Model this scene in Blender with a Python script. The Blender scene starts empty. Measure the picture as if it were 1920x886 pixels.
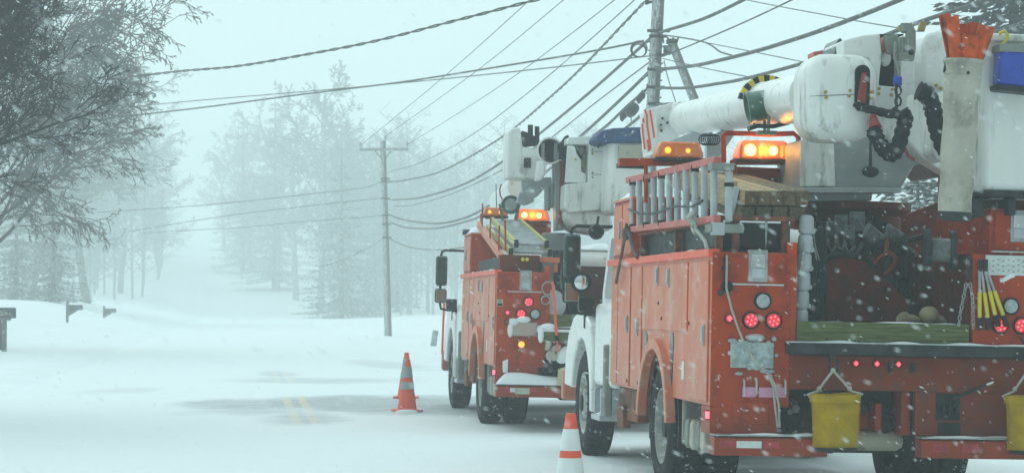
import bpy, bmesh, math, random
from mathutils import Vector, Matrix, Euler, noise
R = math.radians
sc = bpy.context.scene
col = sc.collection
rnd = random.Random(7)

# ------------------------------------------------------------------ camera
FPX, CX, CY = 4330.0, 960.0, 443.0            # focal length in pixels of the 1920 wide photograph
CAM = Vector((0, 0, 1.5))
cam_rot = Euler((R(90 + 1.654), 0, R(-6.667)))
cd = bpy.data.cameras.new('camera')
cd.sensor_width = 36
cd.lens = FPX / 1920 * 36
cd.clip_start, cd.clip_end = 0.1, 3000
cd.dof.use_dof = True
cd.dof.focus_distance = 19
cd.dof.aperture_fstop = 11
cam = bpy.data.objects.new('camera', cd)
col.objects.link(cam)
cam.location = CAM
cam.rotation_euler = cam_rot
sc.camera = cam
CM = cam_rot.to_matrix()

# ------------------------------------------------------------------ world, sun, exposure
SUN_EL, SUN_AZ = R(38), R(-30)                # a veiled sun ahead and to the left
w = bpy.data.worlds.new('World')
sc.world = w
w.use_nodes = True
nt = w.node_tree
nt.nodes.clear()
sky = nt.nodes.new('ShaderNodeTexSky')
sky.sky_type = 'NISHITA'
sky.sun_disc = False
sky.sun_elevation = SUN_EL
sky.sun_rotation = SUN_AZ
sky.air_density = 1.0
sky.dust_density = 4.0
cloud = nt.nodes.new('ShaderNodeMix')         # closed snow cloud over the sky
cloud.data_type = 'RGBA'
cloud.inputs[0].default_value = 0.93
cloud.inputs[7].default_value = (10.0, 12.9, 13.2, 1)
bgn = nt.nodes.new('ShaderNodeBackground')
bgn.inputs['Strength'].default_value = 0.1
wo = nt.nodes.new('ShaderNodeOutputWorld')
nt.links.new(sky.outputs[0], cloud.inputs[6])
# brighter ahead and left; unseen sky behind the camera dimmed to darken the tails
wtc = nt.nodes.new('ShaderNodeTexCoord')
wdot = nt.nodes.new('ShaderNodeVectorMath')
wdot.operation = 'DOT_PRODUCT'
wdot.inputs[1].default_value = Vector((-0.25, 0.95, 0.2)).normalized()
nt.links.new(wtc.outputs['Generated'], wdot.inputs[0])
wmr = nt.nodes.new('ShaderNodeMapRange')
wmr.interpolation_type = 'SMOOTHSTEP'
wmr.inputs[1].default_value, wmr.inputs[2].default_value = -0.85, 0.75
wmr.inputs[3].default_value, wmr.inputs[4].default_value = 0.43, 1.0
nt.links.new(wdot.outputs['Value'], wmr.inputs[0])
wmul = nt.nodes.new('ShaderNodeVectorMath')
wmul.operation = 'SCALE'
nt.links.new(cloud.outputs[2], wmul.inputs[0])
wsep = nt.nodes.new('ShaderNodeSeparateXYZ')          # overcast: darker at the horizon than overhead
nt.links.new(wtc.outputs['Generated'], wsep.inputs[0])
wz = nt.nodes.new('ShaderNodeMapRange')
wz.inputs[1].default_value, wz.inputs[2].default_value = 0.0, 0.6
wz.inputs[3].default_value, wz.inputs[4].default_value = 0.60, 1.12
nt.links.new(wsep.outputs['Z'], wz.inputs[0])
wm2 = nt.nodes.new('ShaderNodeMath')
wm2.operation = 'MULTIPLY'
nt.links.new(wmr.outputs[0], wm2.inputs[0])
nt.links.new(wz.outputs[0], wm2.inputs[1])
nt.links.new(wm2.outputs[0], wmul.inputs['Scale'])
nt.links.new(wmul.outputs[0], bgn.inputs['Color'])
nt.links.new(bgn.outputs[0], wo.inputs['Surface'])
sd = bpy.data.lights.new('sun', 'SUN')
sd.energy = 0.5
sd.angle = R(30)
sd.color = (0.86, 1.0, 0.99)
so = bpy.data.objects.new('sun', sd)
col.objects.link(so)
so.location = (0, 0, 60)
sun_dir = Vector((math.sin(SUN_AZ) * math.cos(SUN_EL), math.cos(SUN_AZ) * math.cos(SUN_EL), math.sin(SUN_EL)))
so.rotation_euler = (-sun_dir).to_track_quat('-Z', 'Y').to_euler()
sc.view_settings.view_transform = 'Standard'
sc.view_settings.look = 'None'
sc.view_settings.exposure = 0.0
sc.view_settings.gamma = 1
sc.view_settings.use_curve_mapping = False
sc.cycles.volume_bounces = 4
sc.cycles.max_bounces = 8
sc.cycles.transparent_max_bounces = 12

# ------------------------------------------------------------------ pixel rays -> places in the world
def ray(px, py):
    return CM @ Vector(((px - CX) / FPX, (CY - py) / FPX, -1))
def at(px, py, Y):                            # the point at world distance Y along the road
    d = ray(px, py)
    return CAM + d * (Y / d.y)

# ------------------------------------------------------------------ materials
MATS = {}
def mat(name, base, rough=0.6, metal=0.0, vary=0.15, scale=6.0, bump=0.0, bscale=40.0, dirt=None, dirt_amt=0.0, dirt_scale=3.0,
        frost=0.0, frost_dir=None, spray=None, emit=None, estr=0.0, alpha=1.0, coat=0.0, spec=0.5, trans=0.0, stretch=(1, 1, 1), sss=0.0):
    if name in MATS:
        return MATS[name]
    m = bpy.data.materials.new(name)
    m.use_nodes = True
    n, l = m.node_tree.nodes, m.node_tree.links
    b = n['Principled BSDF']
    tc = n.new('ShaderNodeTexCoord')
    mp = n.new('ShaderNodeMapping')
    mp.inputs['Scale'].default_value = stretch
    l.new(tc.outputs['Object'], mp.inputs[0])
    def ns(sc_, det=4, rough_=0.6):
        t = n.new('ShaderNodeTexNoise')
        t.inputs['Scale'].default_value = sc_
        t.inputs['Detail'].default_value = det
        t.inputs['Roughness'].default_value = rough_
        l.new(mp.outputs[0], t.inputs['Vector'])
        return t.outputs[0]
    def ramp(src, a, b_):
        r = n.new('ShaderNodeMapRange')
        r.interpolation_type = 'SMOOTHSTEP'
        r.inputs[1].default_value, r.inputs[2].default_value = a, b_
        l.new(src, r.inputs[0])
        return r.outputs[0]
    def mixc(fac, c1, c2):
        x = n.new('ShaderNodeMix')
        x.data_type = 'RGBA'
        for s, v in ((0, fac), (6, c1), (7, c2)):
            if hasattr(v, 'is_linked'):
                l.new(v, x.inputs[s])
            else:
                x.inputs[s].default_value = v if s == 0 else (*v, 1)
        return x.outputs[2]
    lo = tuple(c * (1 - vary) for c in base)
    hi = tuple(min(1, c * (1 + vary)) for c in base)
    c = mixc(ramp(ns(scale), 0.3, 0.7), lo, hi)
    if dirt:
        f = ramp(ns(dirt_scale, 6, 0.7), 0.62 - dirt_amt * 0.4, 0.75 - dirt_amt * 0.2)
        c = mixc(f, c, dirt)
    rr = ramp(ns(scale * 2.3), 0.2, 0.8)
    rm = n.new('ShaderNodeMapRange')
    rm.inputs[3].default_value, rm.inputs[4].default_value = max(0.02, rough - 0.1), min(1, rough + 0.1)
    l.new(rr, rm.inputs[0])
    if frost:                                 # snow blown on by the wind, thicker on faces turned to it
        f = ramp(ns(9, 8, 0.75), 0.66 - frost * 0.35, 0.72 - frost * 0.1)
        if frost_dir:
            g = n.new('ShaderNodeNewGeometry')
            dt = n.new('ShaderNodeVectorMath')
            dt.operation = 'DOT_PRODUCT'
            l.new(g.outputs['Normal'], dt.inputs[0])
            dt.inputs[1].default_value = Vector(frost_dir).normalized()
            mu = n.new('ShaderNodeMath')
            mu.operation = 'MULTIPLY'
            l.new(f, mu.inputs[0])
            l.new(ramp(dt.outputs['Value'], 0.1, 0.7), mu.inputs[1])
            f = mu.outputs[0]
        c = mixc(f, c, (0.78, 0.82, 0.83))
    if spray:                                 # dried road spray, thickest low on the body and ragged at its top
        sp_ = n.new('ShaderNodeSeparateXYZ')
        l.new(tc.outputs['Object'], sp_.inputs[0])
        hm = n.new('ShaderNodeMapRange')
        hm.inputs[1].default_value, hm.inputs[2].default_value = 1.75, 0.45
        hm.inputs[3].default_value, hm.inputs[4].default_value = -0.18, 0.34
        l.new(sp_.outputs['Z'], hm.inputs[0])
        ad = n.new('ShaderNodeMath')
        ad.operation = 'ADD'
        l.new(ns(6, 9, 0.8), ad.inputs[0])
        l.new(hm.outputs[0], ad.inputs[1])
        mu2 = n.new('ShaderNodeMath')
        mu2.operation = 'MULTIPLY'
        l.new(ramp(ad.outputs[0], 0.5, 0.95), mu2.inputs[0])
        mu2.inputs[1].default_value = 0.55
        c = mixc(mu2.outputs[0], c, spray)
    l.new(c, b.inputs['Base Color'])
    l.new(rm.outputs[0], b.inputs['Roughness'])
    b.inputs['Metallic'].default_value = metal
    b.inputs['Specular IOR Level'].default_value = spec
    b.inputs['Coat Weight'].default_value = coat
    b.inputs['Coat Roughness'].default_value = 0.25
    b.inputs['Transmission Weight'].default_value = trans
    b.inputs['Alpha'].default_value = alpha
    if sss:
        b.inputs['Subsurface Weight'].default_value = sss
        b.inputs['Subsurface Radius'].default_value = (0.05, 0.06, 0.07)
    if emit:
        b.inputs['Emission Color'].default_value = (*emit, 1)
        b.inputs['Emission Strength'].default_value = estr
    if bump:
        bp = n.new('ShaderNodeBump')
        bp.inputs['Strength'].default_value = bump
        bp.inputs['Distance'].default_value = 0.02
        l.new(ns(bscale, 6), bp.inputs['Height'])
        l.new(bp.outputs[0], b.inputs['Normal'])
    MATS[name] = m
    return m

SNOW = mat('snow', (0.82, 0.85, 0.86), 0.75, vary=0.03, scale=0.8, bump=0.25, bscale=9)
ORANGE = mat('orange paint', (0.45, 0.043, 0.001), 0.42, vary=0.12, scale=3, spray=(0.13, 0.045, 0.028), dirt=(0.24, 0.025, 0.004), dirt_amt=0.4, dirt_scale=5, bump=0.05, bscale=90, coat=0.05, spec=0.15, frost=0.13)
ORSIDE = mat('orange paint with painted sheen', (0.62, 0.15, 0.062), 0.5, spray=(0.36, 0.19, 0.14), vary=0.07, scale=2, dirt=(0.62, 0.30, 0.2), dirt_amt=0.35, dirt_scale=3, bump=0.03, bscale=70, coat=0.25, spec=0.3, frost=0.10)  # paler, pinker copy of the orange; grazing sheen of the side is in it
ORSTRIPE = mat('fluorescent orange stripe', (0.85, 0.10, 0.035), 0.4, vary=0.05)
ORANGEDK = mat('shade darkened brick orange paint', (0.22, 0.028, 0.004), 0.5, spray=(0.12, 0.06, 0.045), vary=0.15, scale=4, dirt=(0.16, 0.04, 0.02), dirt_amt=0.3, dirt_scale=6, bump=0.05, bscale=60, spec=0.15, frost=0.1)  # darker orange: tail panel shade is in the colour; cutter handles share it
REDBED = mat('dark red bed paint', (0.13, 0.014, 0.004), 0.6, vary=0.3, scale=5, dirt=(0.06, 0.015, 0.01), dirt_amt=0.35, dirt_scale=6, bump=0.1, bscale=60, spec=0.15, frost=0.08)
RUST = mat('rusty underbody steel', (0.20, 0.06, 0.03), 0.8, vary=0.4, scale=9, bump=0.2, dirt=(0.03, 0.025, 0.02), dirt_amt=0.4)
WHITE = mat('white truck enamel', (0.83, 0.84, 0.81), 0.35, vary=0.04, scale=2, dirt=(0.50, 0.48, 0.41), dirt_amt=0.2, dirt_scale=7, coat=0.2, bump=0.02)
WHITEF = mat('weathered white fibreglass', (0.80, 0.82, 0.78), 0.42, vary=0.06, scale=2.5, dirt=(0.40, 0.40, 0.35), dirt_amt=0.30, dirt_scale=7, bump=0.05, stretch=(1, 1, 0.22))
RUBBER = mat('tyre rubber', (0.022, 0.023, 0.024), 0.85, vary=0.3, bump=0.25, bscale=35, frost=0.2, spec=0.15)
BLACK = mat('black plastic', (0.018, 0.02, 0.021), 0.45, vary=0.3, spec=0.15)
HOSE = mat('black hose sleeve', (0.014, 0.018, 0.02), 0.4, vary=0.4, scale=20, bump=0.8, bscale=26, frost=0.2, spec=0.15)
CLAMPM = mat('dull wet rigging steel', (0.13, 0.15, 0.15), 0.55, vary=0.4, scale=16, bump=0.2, frost=0.22)
DARK = mat('dark greasy steel', (0.03, 0.034, 0.036), 0.6, vary=0.4, scale=8, bump=0.1, spec=0.15)
STEEL = mat('galvanised steel', (0.36, 0.38, 0.38), 0.45, metal=0.6, vary=0.2, scale=14)
CHROME = mat('chrome', (0.72, 0.73, 0.73), 0.18, metal=1.0, vary=0.06)
ALLOY = mat('dull aluminium', (0.50, 0.53, 0.54), 0.5, metal=0.35, vary=0.15, scale=10)
GREYP = mat('grey fibreglass', (0.42, 0.46, 0.47), 0.5, vary=0.1, scale=8)
GREYD = mat('shadow grey steel panel', (0.33, 0.36, 0.36), 0.5, vary=0.15, scale=3, dirt=(0.14, 0.15, 0.15), dirt_amt=0.25)  # grey steel; on the white turntable this grey is painted shade
LADRED = mat('faded red ladder rail', (0.52, 0.12, 0.10), 0.5, vary=0.12, scale=8, frost=0.1)
LADGRN = mat('yellow green ladder rail', (0.50, 0.50, 0.16), 0.5, vary=0.1, frost=0.15)
LUMBER = mat('fresh sawn timber', (0.45, 0.32, 0.18), 0.75, vary=0.2, scale=4, stretch=(14, 1, 14), bump=0.1)
LUMBEROLD = mat('weathered timber', (0.20, 0.15, 0.09), 0.85, vary=0.35, scale=5, stretch=(14, 1, 14), bump=0.15)
ENDGRAIN = mat('dark end grain', (0.13, 0.085, 0.04), 0.9, vary=0.4, scale=20, bump=0.2)
GREENWOOD = mat('green stained plank', (0.11, 0.135, 0.05), 0.8, vary=0.35, scale=5, stretch=(1, 8, 12), bump=0.2, spec=0.1)
SPOTGRN = mat('green lamp housing', (0.05, 0.13, 0.09), 0.4, vary=0.12, dirt=(0.2, 0.25, 0.22), dirt_amt=0.12, coat=0.3)
AMBER = mat('amber lens', (0.80, 0.20, 0.0), 0.2, vary=0.05, alpha=0.72, coat=0.3)
BULB = mat('lit amber bulb', (1, 0.55, 0.1), 0.4, emit=(1.0, 0.52, 0.08), estr=34)
BULBDIM = mat('half lit amber bulb', (1, 0.5, 0.1), 0.4, emit=(1.0, 0.42, 0.03), estr=7)
REDLENS = mat('lit red lens', (0.55, 0.02, 0.03), 0.25, vary=0.1, emit=(1, 0.03, 0.05), estr=0.25, coat=0.5)
REDLED = mat('red led', (1, 0.1, 0.1), 0.3, emit=(1, 0.06, 0.09), estr=5)
CLEAR = mat('clear lens', (0.36, 0.42, 0.42), 0.3, vary=0.2, scale=60, coat=0.6, bump=0.3, bscale=120)
DIMRED = mat('unlit red lens', (0.2, 0.03, 0.03), 0.3, coat=0.5)
REFRED = mat('red reflective tape', (0.35, 0.02, 0.03), 0.4, vary=0.3, scale=15)
REFWHT = mat('white reflective tape', (0.62, 0.68, 0.66), 0.4, vary=0.1, scale=20, dirt=(0.3, 0.12, 0.06), dirt_amt=0.12)
REFGREY = mat('grey reflective collar', (0.30, 0.36, 0.37), 0.5, vary=0.12, scale=12)
CONE = mat('orange cone vinyl', (0.85, 0.10, 0.035), 0.5, vary=0.08, scale=9, dirt=(0.75, 0.55, 0.5), dirt_amt=0.12)
CONEWHT = mat('white cone collar', (0.76, 0.78, 0.77), 0.45, vary=0.05, dirt=(0.5, 0.5, 0.48), dirt_amt=0.1)
CANVAS = mat('stained beige canvas', (0.44, 0.42, 0.35), 0.85, vary=0.12, scale=4, dirt=(0.25, 0.24, 0.19), dirt_amt=0.3, bump=0.25, bscale=30)
BLANKET = mat('orange rubber blanket', (0.55, 0.075, 0.008), 0.6, vary=0.3, scale=9, bump=0.15, spec=0.2, dirt=(0.25, 0.04, 0.01), dirt_amt=0.3, dirt_scale=7)
BLUEBAG = mat('blue vinyl', (0.015, 0.06, 0.42), 0.4, vary=0.2, scale=9, bump=0.15)
BLUECOV = mat('navy canvas cover', (0.03, 0.075, 0.17), 0.8, vary=0.3, scale=10, bump=0.4, bscale=14, frost=0.2)
YELBUCK = mat('yellow canvas bucket', (0.40, 0.25, 0.002), 0.7, vary=0.15, scale=8, dirt=(0.30, 0.23, 0.03), dirt_amt=0.3, bump=0.4, bscale=12, spec=0.1, frost=0.08)
ROPE = mat('pale rope', (0.42, 0.43, 0.38), 0.9, vary=0.2, bump=0.5, bscale=80)
ROPEDK = mat('dark wet rope', (0.12, 0.10, 0.09), 0.9, vary=0.3, bump=0.4, bscale=90)
YELPLAST = mat('yellow handle grip', (0.62, 0.52, 0.02), 0.4, vary=0.1)
HOOKYEL = mat('yellow hook', (0.70, 0.55, 0.03), 0.4, vary=0.1)
PINK = mat('pink ribbon', (0.62, 0.28, 0.42), 0.6, vary=0.15)
MIRROR = mat('mirror glass', (0.30, 0.36, 0.36), 0.06, metal=1.0, vary=0.1)
GLASS = mat('dark cab glass', (0.02, 0.03, 0.03), 0.06, vary=0.1, coat=0.6)
MIRBACK = mat('dark green mirror shell', (0.012, 0.035, 0.033), 0.3, vary=0.15, coat=0.3)
WIREM = mat('dull wire', (0.34, 0.35, 0.34), 0.45, metal=0.5, vary=0.2, scale=30)
CABLE = mat('weathered black cable', (0.05, 0.055, 0.055), 0.7, vary=0.3, scale=3, frost=0.25)
POLEW = mat('grey pole wood', (0.15, 0.14, 0.125), 0.9, vary=0.3, scale=4, stretch=(6, 6, 0.6), bump=0.3, bscale=12, frost=0.75, frost_dir=(-0.8, -0.4, 0))
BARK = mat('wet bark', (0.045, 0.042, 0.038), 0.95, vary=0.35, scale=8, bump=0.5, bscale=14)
BARKSN = mat('bark paled by haze and snow', (0.20, 0.21, 0.21), 0.95, vary=0.35, scale=8, frost=0.5, frost_dir=(-0.8, -0.5, 0.2))  # distance haze is mixed into this pale grey, besides the blown snow
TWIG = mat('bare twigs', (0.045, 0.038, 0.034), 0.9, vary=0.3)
TWIGSN = mat('twigs paled by haze and snow', (0.20, 0.21, 0.21), 0.9, vary=0.3)  # pale grey carries distance haze as well as snow
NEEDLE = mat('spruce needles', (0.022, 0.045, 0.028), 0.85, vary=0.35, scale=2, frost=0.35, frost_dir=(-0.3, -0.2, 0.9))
NEEDLEF = mat('needles paled by haze and rime', (0.15, 0.19, 0.175), 0.9, vary=0.2, scale=1, frost=0.8, frost_dir=(-0.3, -0.3, 0.85))  # needle colour lightened to hold some of the haze, along with rime
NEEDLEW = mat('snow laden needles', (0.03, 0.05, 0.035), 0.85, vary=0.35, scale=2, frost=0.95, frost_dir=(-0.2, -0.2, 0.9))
BOXBLK = mat('black mailbox paint', (0.03, 0.035, 0.033), 0.55, vary=0.3, frost=0.3)
POSTWD = mat('grey mailbox post', (0.13, 0.13, 0.125), 0.85, vary=0.3, frost=0.3)
LETTER = mat('pale lettering', (0.55, 0.58, 0.42), 0.6, vary=0.15)
FLAKE = mat('snowflake', (0.88, 0.9, 0.9), 0.8, vary=0.02)
_n, _l = FLAKE.node_tree.nodes, FLAKE.node_tree.links      # light passes through flakes as well
_t = _n.new('ShaderNodeBsdfTranslucent')
_t.inputs[0].default_value = (0.93, 0.95, 0.95, 1)
_m = _n.new('ShaderNodeMixShader')
_m.inputs[0].default_value = 0.55
_l.new(_n['Principled BSDF'].outputs[0], _m.inputs[1])
_l.new(_t.outputs[0], _m.inputs[2])
_l.new(_m.outputs[0], _n['Material Output'].inputs['Surface'])
STICK = mat('black and cream sticker', (0.40, 0.40, 0.30), 0.6, vary=0.1)
TANK = mat('beige tank', (0.42, 0.40, 0.30), 0.5, vary=0.1, dirt=(0.2, 0.17, 0.12), dirt_amt=0.2)
PLATE = mat('snow caked plate', (0.36, 0.42, 0.42), 0.85, vary=0.35, scale=16, bump=0.9, bscale=20)
PLATEB = mat('blank faded plate', (0.50, 0.36, 0.32), 0.6, vary=0.15, scale=5)
COLLET = mat('chock rubber', (0.22, 0.24, 0.21), 0.8, vary=0.2, bump=0.1)
WOODTAN = mat('tan leather', (0.30, 0.25, 0.14), 0.8, vary=0.2)

# ------------------------------------------------------------------ mesh builder
class MB:
    def __init__(s):
        s.v, s.f, s.m, s.k = [], [], [], 0
    def slot(s, k):
        s.k = k
        return s
    def add(s, vs, fs):
        o = len(s.v)
        s.v += [Vector(p) for p in vs]
        for f in fs:
            s.f.append([i + o for i in f])
            s.m.append(s.k)
        return s
    def box(s, x0, x1, y0, y1, z0, z1):
        x0, x1 = min(x0, x1), max(x0, x1); y0, y1 = min(y0, y1), max(y0, y1); z0, z1 = min(z0, z1), max(z0, z1)
        return s.add([(x, y, z) for z in (z0, z1) for y in (y0, y1) for x in (x0, x1)],
                     [(0, 2, 3, 1), (4, 5, 7, 6), (0, 1, 5, 4), (2, 6, 7, 3), (0, 4, 6, 2), (1, 3, 7, 5)])
    def obox(s, c, size, rot=None):
        c = Vector(c)
        a, b, d = (q / 2 for q in size)
        vs = [Vector((x, y, z)) for z in (-d, d) for y in (-b, b) for x in (-a, a)]
        if rot is not None:
            vs = [rot @ p for p in vs]
        return s.add([c + p for p in vs], [(0, 2, 3, 1), (4, 5, 7, 6), (0, 1, 5, 4), (2, 6, 7, 3), (0, 4, 6, 2), (1, 3, 7, 5)])
    def beam(s, p0, p1, wx, wz):              # a square bar between two points
        p0, p1 = Vector(p0), Vector(p1)
        d = p1 - p0
        q = d.to_track_quat('Y', 'Z').to_matrix()
        return s.obox((p0 + p1) / 2, (wx, d.length, wz), q)
    def tube(s, pts, r, n=8, cap=True, closed=False):
        pts = [Vector(p) for p in pts]
        N = len(pts)
        rs = r if isinstance(r, (list, tuple)) else [r] * N
        vs, fs = [], []
        up = None
        for i in range(N):
            if closed:
                d = pts[(i + 1) % N] - pts[i - 1]
            else:
                d = pts[min(i + 1, N - 1)] - pts[max(i - 1, 0)]
            if d.length < 1e-9:
                d = Vector((0, 0, 1))
            d.normalize()
            if up is None:
                up = Vector((0, 0, 1)) if abs(d.z) < 0.9 else Vector((1, 0, 0))
            a = d.cross(up)
            if a.length < 1e-6:
                a = d.orthogonal()
            a.normalize()
            b = a.cross(d)
            up = b
            for k in range(n):
                t = 2 * math.pi * k / n
                vs.append(pts[i] + (a * math.cos(t) + b * math.sin(t)) * rs[i])
        for i in range(N if closed else N - 1):
            j = (i + 1) % N
            for k in range(n):
                fs.append((i * n + k, i * n + (k + 1) % n, j * n + (k + 1) % n, j * n + k))
        if cap and not closed:
            fs.append(tuple(range(n))[::-1])
            fs.append(tuple((N - 1) * n + k for k in range(n)))
        return s.add(vs, fs)
    def lathe(s, o, ax, prof, n=24, cap=True):          # prof = [(radius, height along ax)]
        o = Vector(o)
        ax = Vector(ax).normalized()
        a = ax.orthogonal().normalized()
        b = ax.cross(a)
        vs, fs = [], []
        for r, h in prof:
            for k in range(n):
                t = 2 * math.pi * k / n
                vs.append(o + ax * h + (a * math.cos(t) + b * math.sin(t)) * r)
        for i in range(len(prof) - 1):
            for k in range(n):
                fs.append((i * n + k, i * n + (k + 1) % n, (i + 1) * n + (k + 1) % n, (i + 1) * n + k))
        if cap and prof[0][0] > 1e-4: fs.append(tuple(range(n))[::-1])
        if cap and prof[-1][0] > 1e-4: fs.append(tuple((len(prof) - 1) * n + k for k in range(n)))
        return s.add(vs, fs)
    def prism(s, poly, ax, a0, a1):           # polygon in the two other axes, pushed along ax
        def P(p, a):
            return {'x': (a, p[0], p[1]), 'y': (p[0], a, p[1]), 'z': (p[0], p[1], a)}[ax]
        n = len(poly)
        vs = [P(p, a0) for p in poly] + [P(p, a1) for p in poly]
        fs = [tuple(range(n))[::-1], tuple(range(n, 2 * n))] + [(i, (i + 1) % n, n + (i + 1) % n, n + i) for i in range(n)]
        return s.add(vs, fs)
    def ell(s, c, r, n=12, m=8, rot=None):
        c = Vector(c)
        if not isinstance(r, (tuple, list)): r = (r, r, r)
        vs, fs = [], []
        for i in range(m + 1):
            ph = math.pi * i / m
            for k in range(n):
                t = 2 * math.pi * k / n
                p = Vector((r[0] * math.sin(ph) * math.cos(t), r[1] * math.sin(ph) * math.sin(t), r[2] * math.cos(ph)))
                vs.append(c + (rot @ p if rot is not None else p))
        for i in range(m):
            for k in range(n):
                fs.append((i * n + k, (i + 1) * n + k, (i + 1) * n + (k + 1) % n, i * n + (k + 1) % n))
        return s.add(vs, fs)
    def build(s, name, mats, parent=None, bevel=0.0, smooth=True, sharp=40):
        me = bpy.data.meshes.new(name)
        me.from_pydata([tuple(p) for p in s.v], [], s.f)
        if not isinstance(mats, (list, tuple)): mats = [mats]
        for m in mats: me.materials.append(m)
        me.polygons.foreach_set('material_index', s.m)
        bm = bmesh.new()
        bm.from_mesh(me)
        bmesh.ops.remove_doubles(bm, verts=bm.verts, dist=1e-6)
        bmesh.ops.recalc_face_normals(bm, faces=bm.faces)
        bm.to_mesh(me)
        bm.free()
        if smooth:
            me.polygons.foreach_set('use_smooth', [True] * len(me.polygons))
            me.set_sharp_from_angle(angle=R(sharp))
        o = bpy.data.objects.new(name, me)
        col.objects.link(o)
        if bevel:
            b = o.modifiers.new('bevel', 'BEVEL')
            b.width, b.segments, b.limit_method, b.angle_limit = bevel, 2, 'ANGLE', R(35)
            b.use_clamp_overlap = True
        if parent: o.parent = parent
        return o

def tag(o, label=None, cat=None, group=None, kind=None):
    if label: o['label'] = label
    if cat: o['category'] = cat
    if group: o['group'] = group
    if kind: o['kind'] = kind
    return o
def empty(name, loc=(0, 0, 0), rot=(0, 0, 0)):
    o = bpy.data.objects.new(name, None)
    o.empty_display_size = 0.2
    col.objects.link(o)
    o.location, o.rotation_euler = loc, rot
    return o
def copy_tree(o, parent=None):
    c = o.copy()
    col.objects.link(c)
    c.parent = parent
    for ch in list(o.children): copy_tree(ch, c)
    return c
def smooth(a, b, x):
    t = max(0.0, min(1.0, (x - a) / (b - a)))
    return t * t * (3 - 2 * t)

# ------------------------------------------------------------------ ground and road
def road_h(y):
    if y < 230: return 0.0
    t = min(y, 400)
    h = 0.00038 * (t - 230) ** 2
    if y > 400: h += 2.0 * smooth(400, 470, y)
    return h
def road_c(y):                                # the centre line
    return 0.8
def ground_h(x, y):
    d = x - road_c(y)
    side = abs(d)
    z = road_h(y)
    bank = smooth(3.9, 5.6, side)
    if d < 0:
        z += bank * 0.06 + 0.95 * smooth(7.6, 13.5, side) * smooth(55, 95, y) + 0.62 * smooth(4.5, 8.2, side) * smooth(76, 104, y)
        z += 1.2 * smooth(12, 40, side)
    else:
        z += bank * 0.05 + 0.25 * smooth(8, 16, side) + 0.6 * smooth(14, 50, side)
    z += bank * (0.10 * noise.noise(Vector((x * 0.25, y * 0.12, 1.7))) + 0.04 * noise.noise(Vector((x * 0.9, y * 0.5, 4.2))))
    return z
def grid(name, xs, ys, hf, m):
    vs = [(x, y, hf(x, y)) for y in ys for x in xs]
    n = len(xs)
    fs = [(j * n + i, j * n + i + 1, (j + 1) * n + i + 1, (j + 1) * n + i) for j in range(len(ys) - 1) for i in range(n - 1)]
    me = bpy.data.meshes.new(name)
    me.from_pydata(vs, [], fs)
    me.materials.append(m)
    me.polygons.foreach_set('use_smooth', [True] * len(me.polygons))
    o = bpy.data.objects.new(name, me)
    col.objects.link(o)
    return o
xs = sorted(set([round(-16 + i * 0.4, 3) for i in range(86)] + [-150, -120, -90, -70, -55, -45, -36, -30, -26, -23, -20, -18, 19.5, 21, 23, 26, 30, 36, 45, 55, 70, 90, 120, 150]))
ys = [-20 + i * 1.0 for i in range(161)] + [140 + i * 5 for i in range(1, 90)]
def under(x, y):
    d = abs(x - road_c(y))
    return ground_h(x, y) - 0.09 * (1 - smooth(4.3, 5.2, d))
tag(grid('snowy_ground', xs, ys, under, SNOW), kind='structure')

# road sheet: packed snow with wind-bared streaks of asphalt, shade painted under the trucks, and the worn double yellow line
m = bpy.data.materials.new('snow covered road')
m.use_nodes = True
n, l = m.node_tree.nodes, m.node_tree.links
b = n['Principled BSDF']
tc = n.new('ShaderNodeTexCoord')
sx = n.new('ShaderNodeSeparateXYZ')
l.new(tc.outputs['Object'], sx.inputs[0])
def M_(op, a, b_=None, c=None):
    x = n.new('ShaderNodeMath')
    x.operation = op
    for i, v in enumerate((a, b_, c)):
        if v is None: continue
        if hasattr(v, 'is_linked'): l.new(v, x.inputs[i])
        else: x.inputs[i].default_value = v
    return x.outputs[0]
def SS(v, a, b_):
    r = n.new('ShaderNodeMapRange')
    r.interpolation_type = 'SMOOTHSTEP'
    r.inputs[1].default_value, r.inputs[2].default_value = a, b_
    l.new(v, r.inputs[0])
    return r.outputs[0]
def NZ(scale, stretch, det=6, rough=0.65):
    mp = n.new('ShaderNodeMapping')
    mp.inputs['Scale'].default_value = stretch
    l.new(tc.outputs['Object'], mp.inputs[0])
    t = n.new('ShaderNodeTexNoise')
    t.inputs['Scale'].default_value, t.inputs['Detail'].default_value, t.inputs['Roughness'].default_value = scale, det, rough
    l.new(mp.outputs[0], t.inputs['Vector'])
    return t.outputs[0]
X, Y = sx.outputs['X'], sx.outputs['Y']
wob = M_('MULTIPLY', M_('SUBTRACT', NZ(0.5, (1, 0.5, 1), 4), 0.5), 1.0)
def patch(cx, cy, rx, ry, amt, tilt=0.0):     # a bared streak, or bare road and shade under a truck: 1 in its middle, 0 outside
    yy = M_('SUBTRACT', Y, M_('ADD', cy, M_('MULTIPLY', M_('SUBTRACT', X, cx), tilt)))
    a = M_('DIVIDE', M_('SUBTRACT', X, cx), rx)
    c = M_('DIVIDE', yy, ry)
    d = M_('ADD', M_('SQRT', M_('ADD', M_('MULTIPLY', a, a), M_('MULTIPLY', c, c))), wob)
    return M_('MULTIPLY', M_('SUBTRACT', 1.0, SS(d, 0.25, 1.25)), amt)
pm = None
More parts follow.
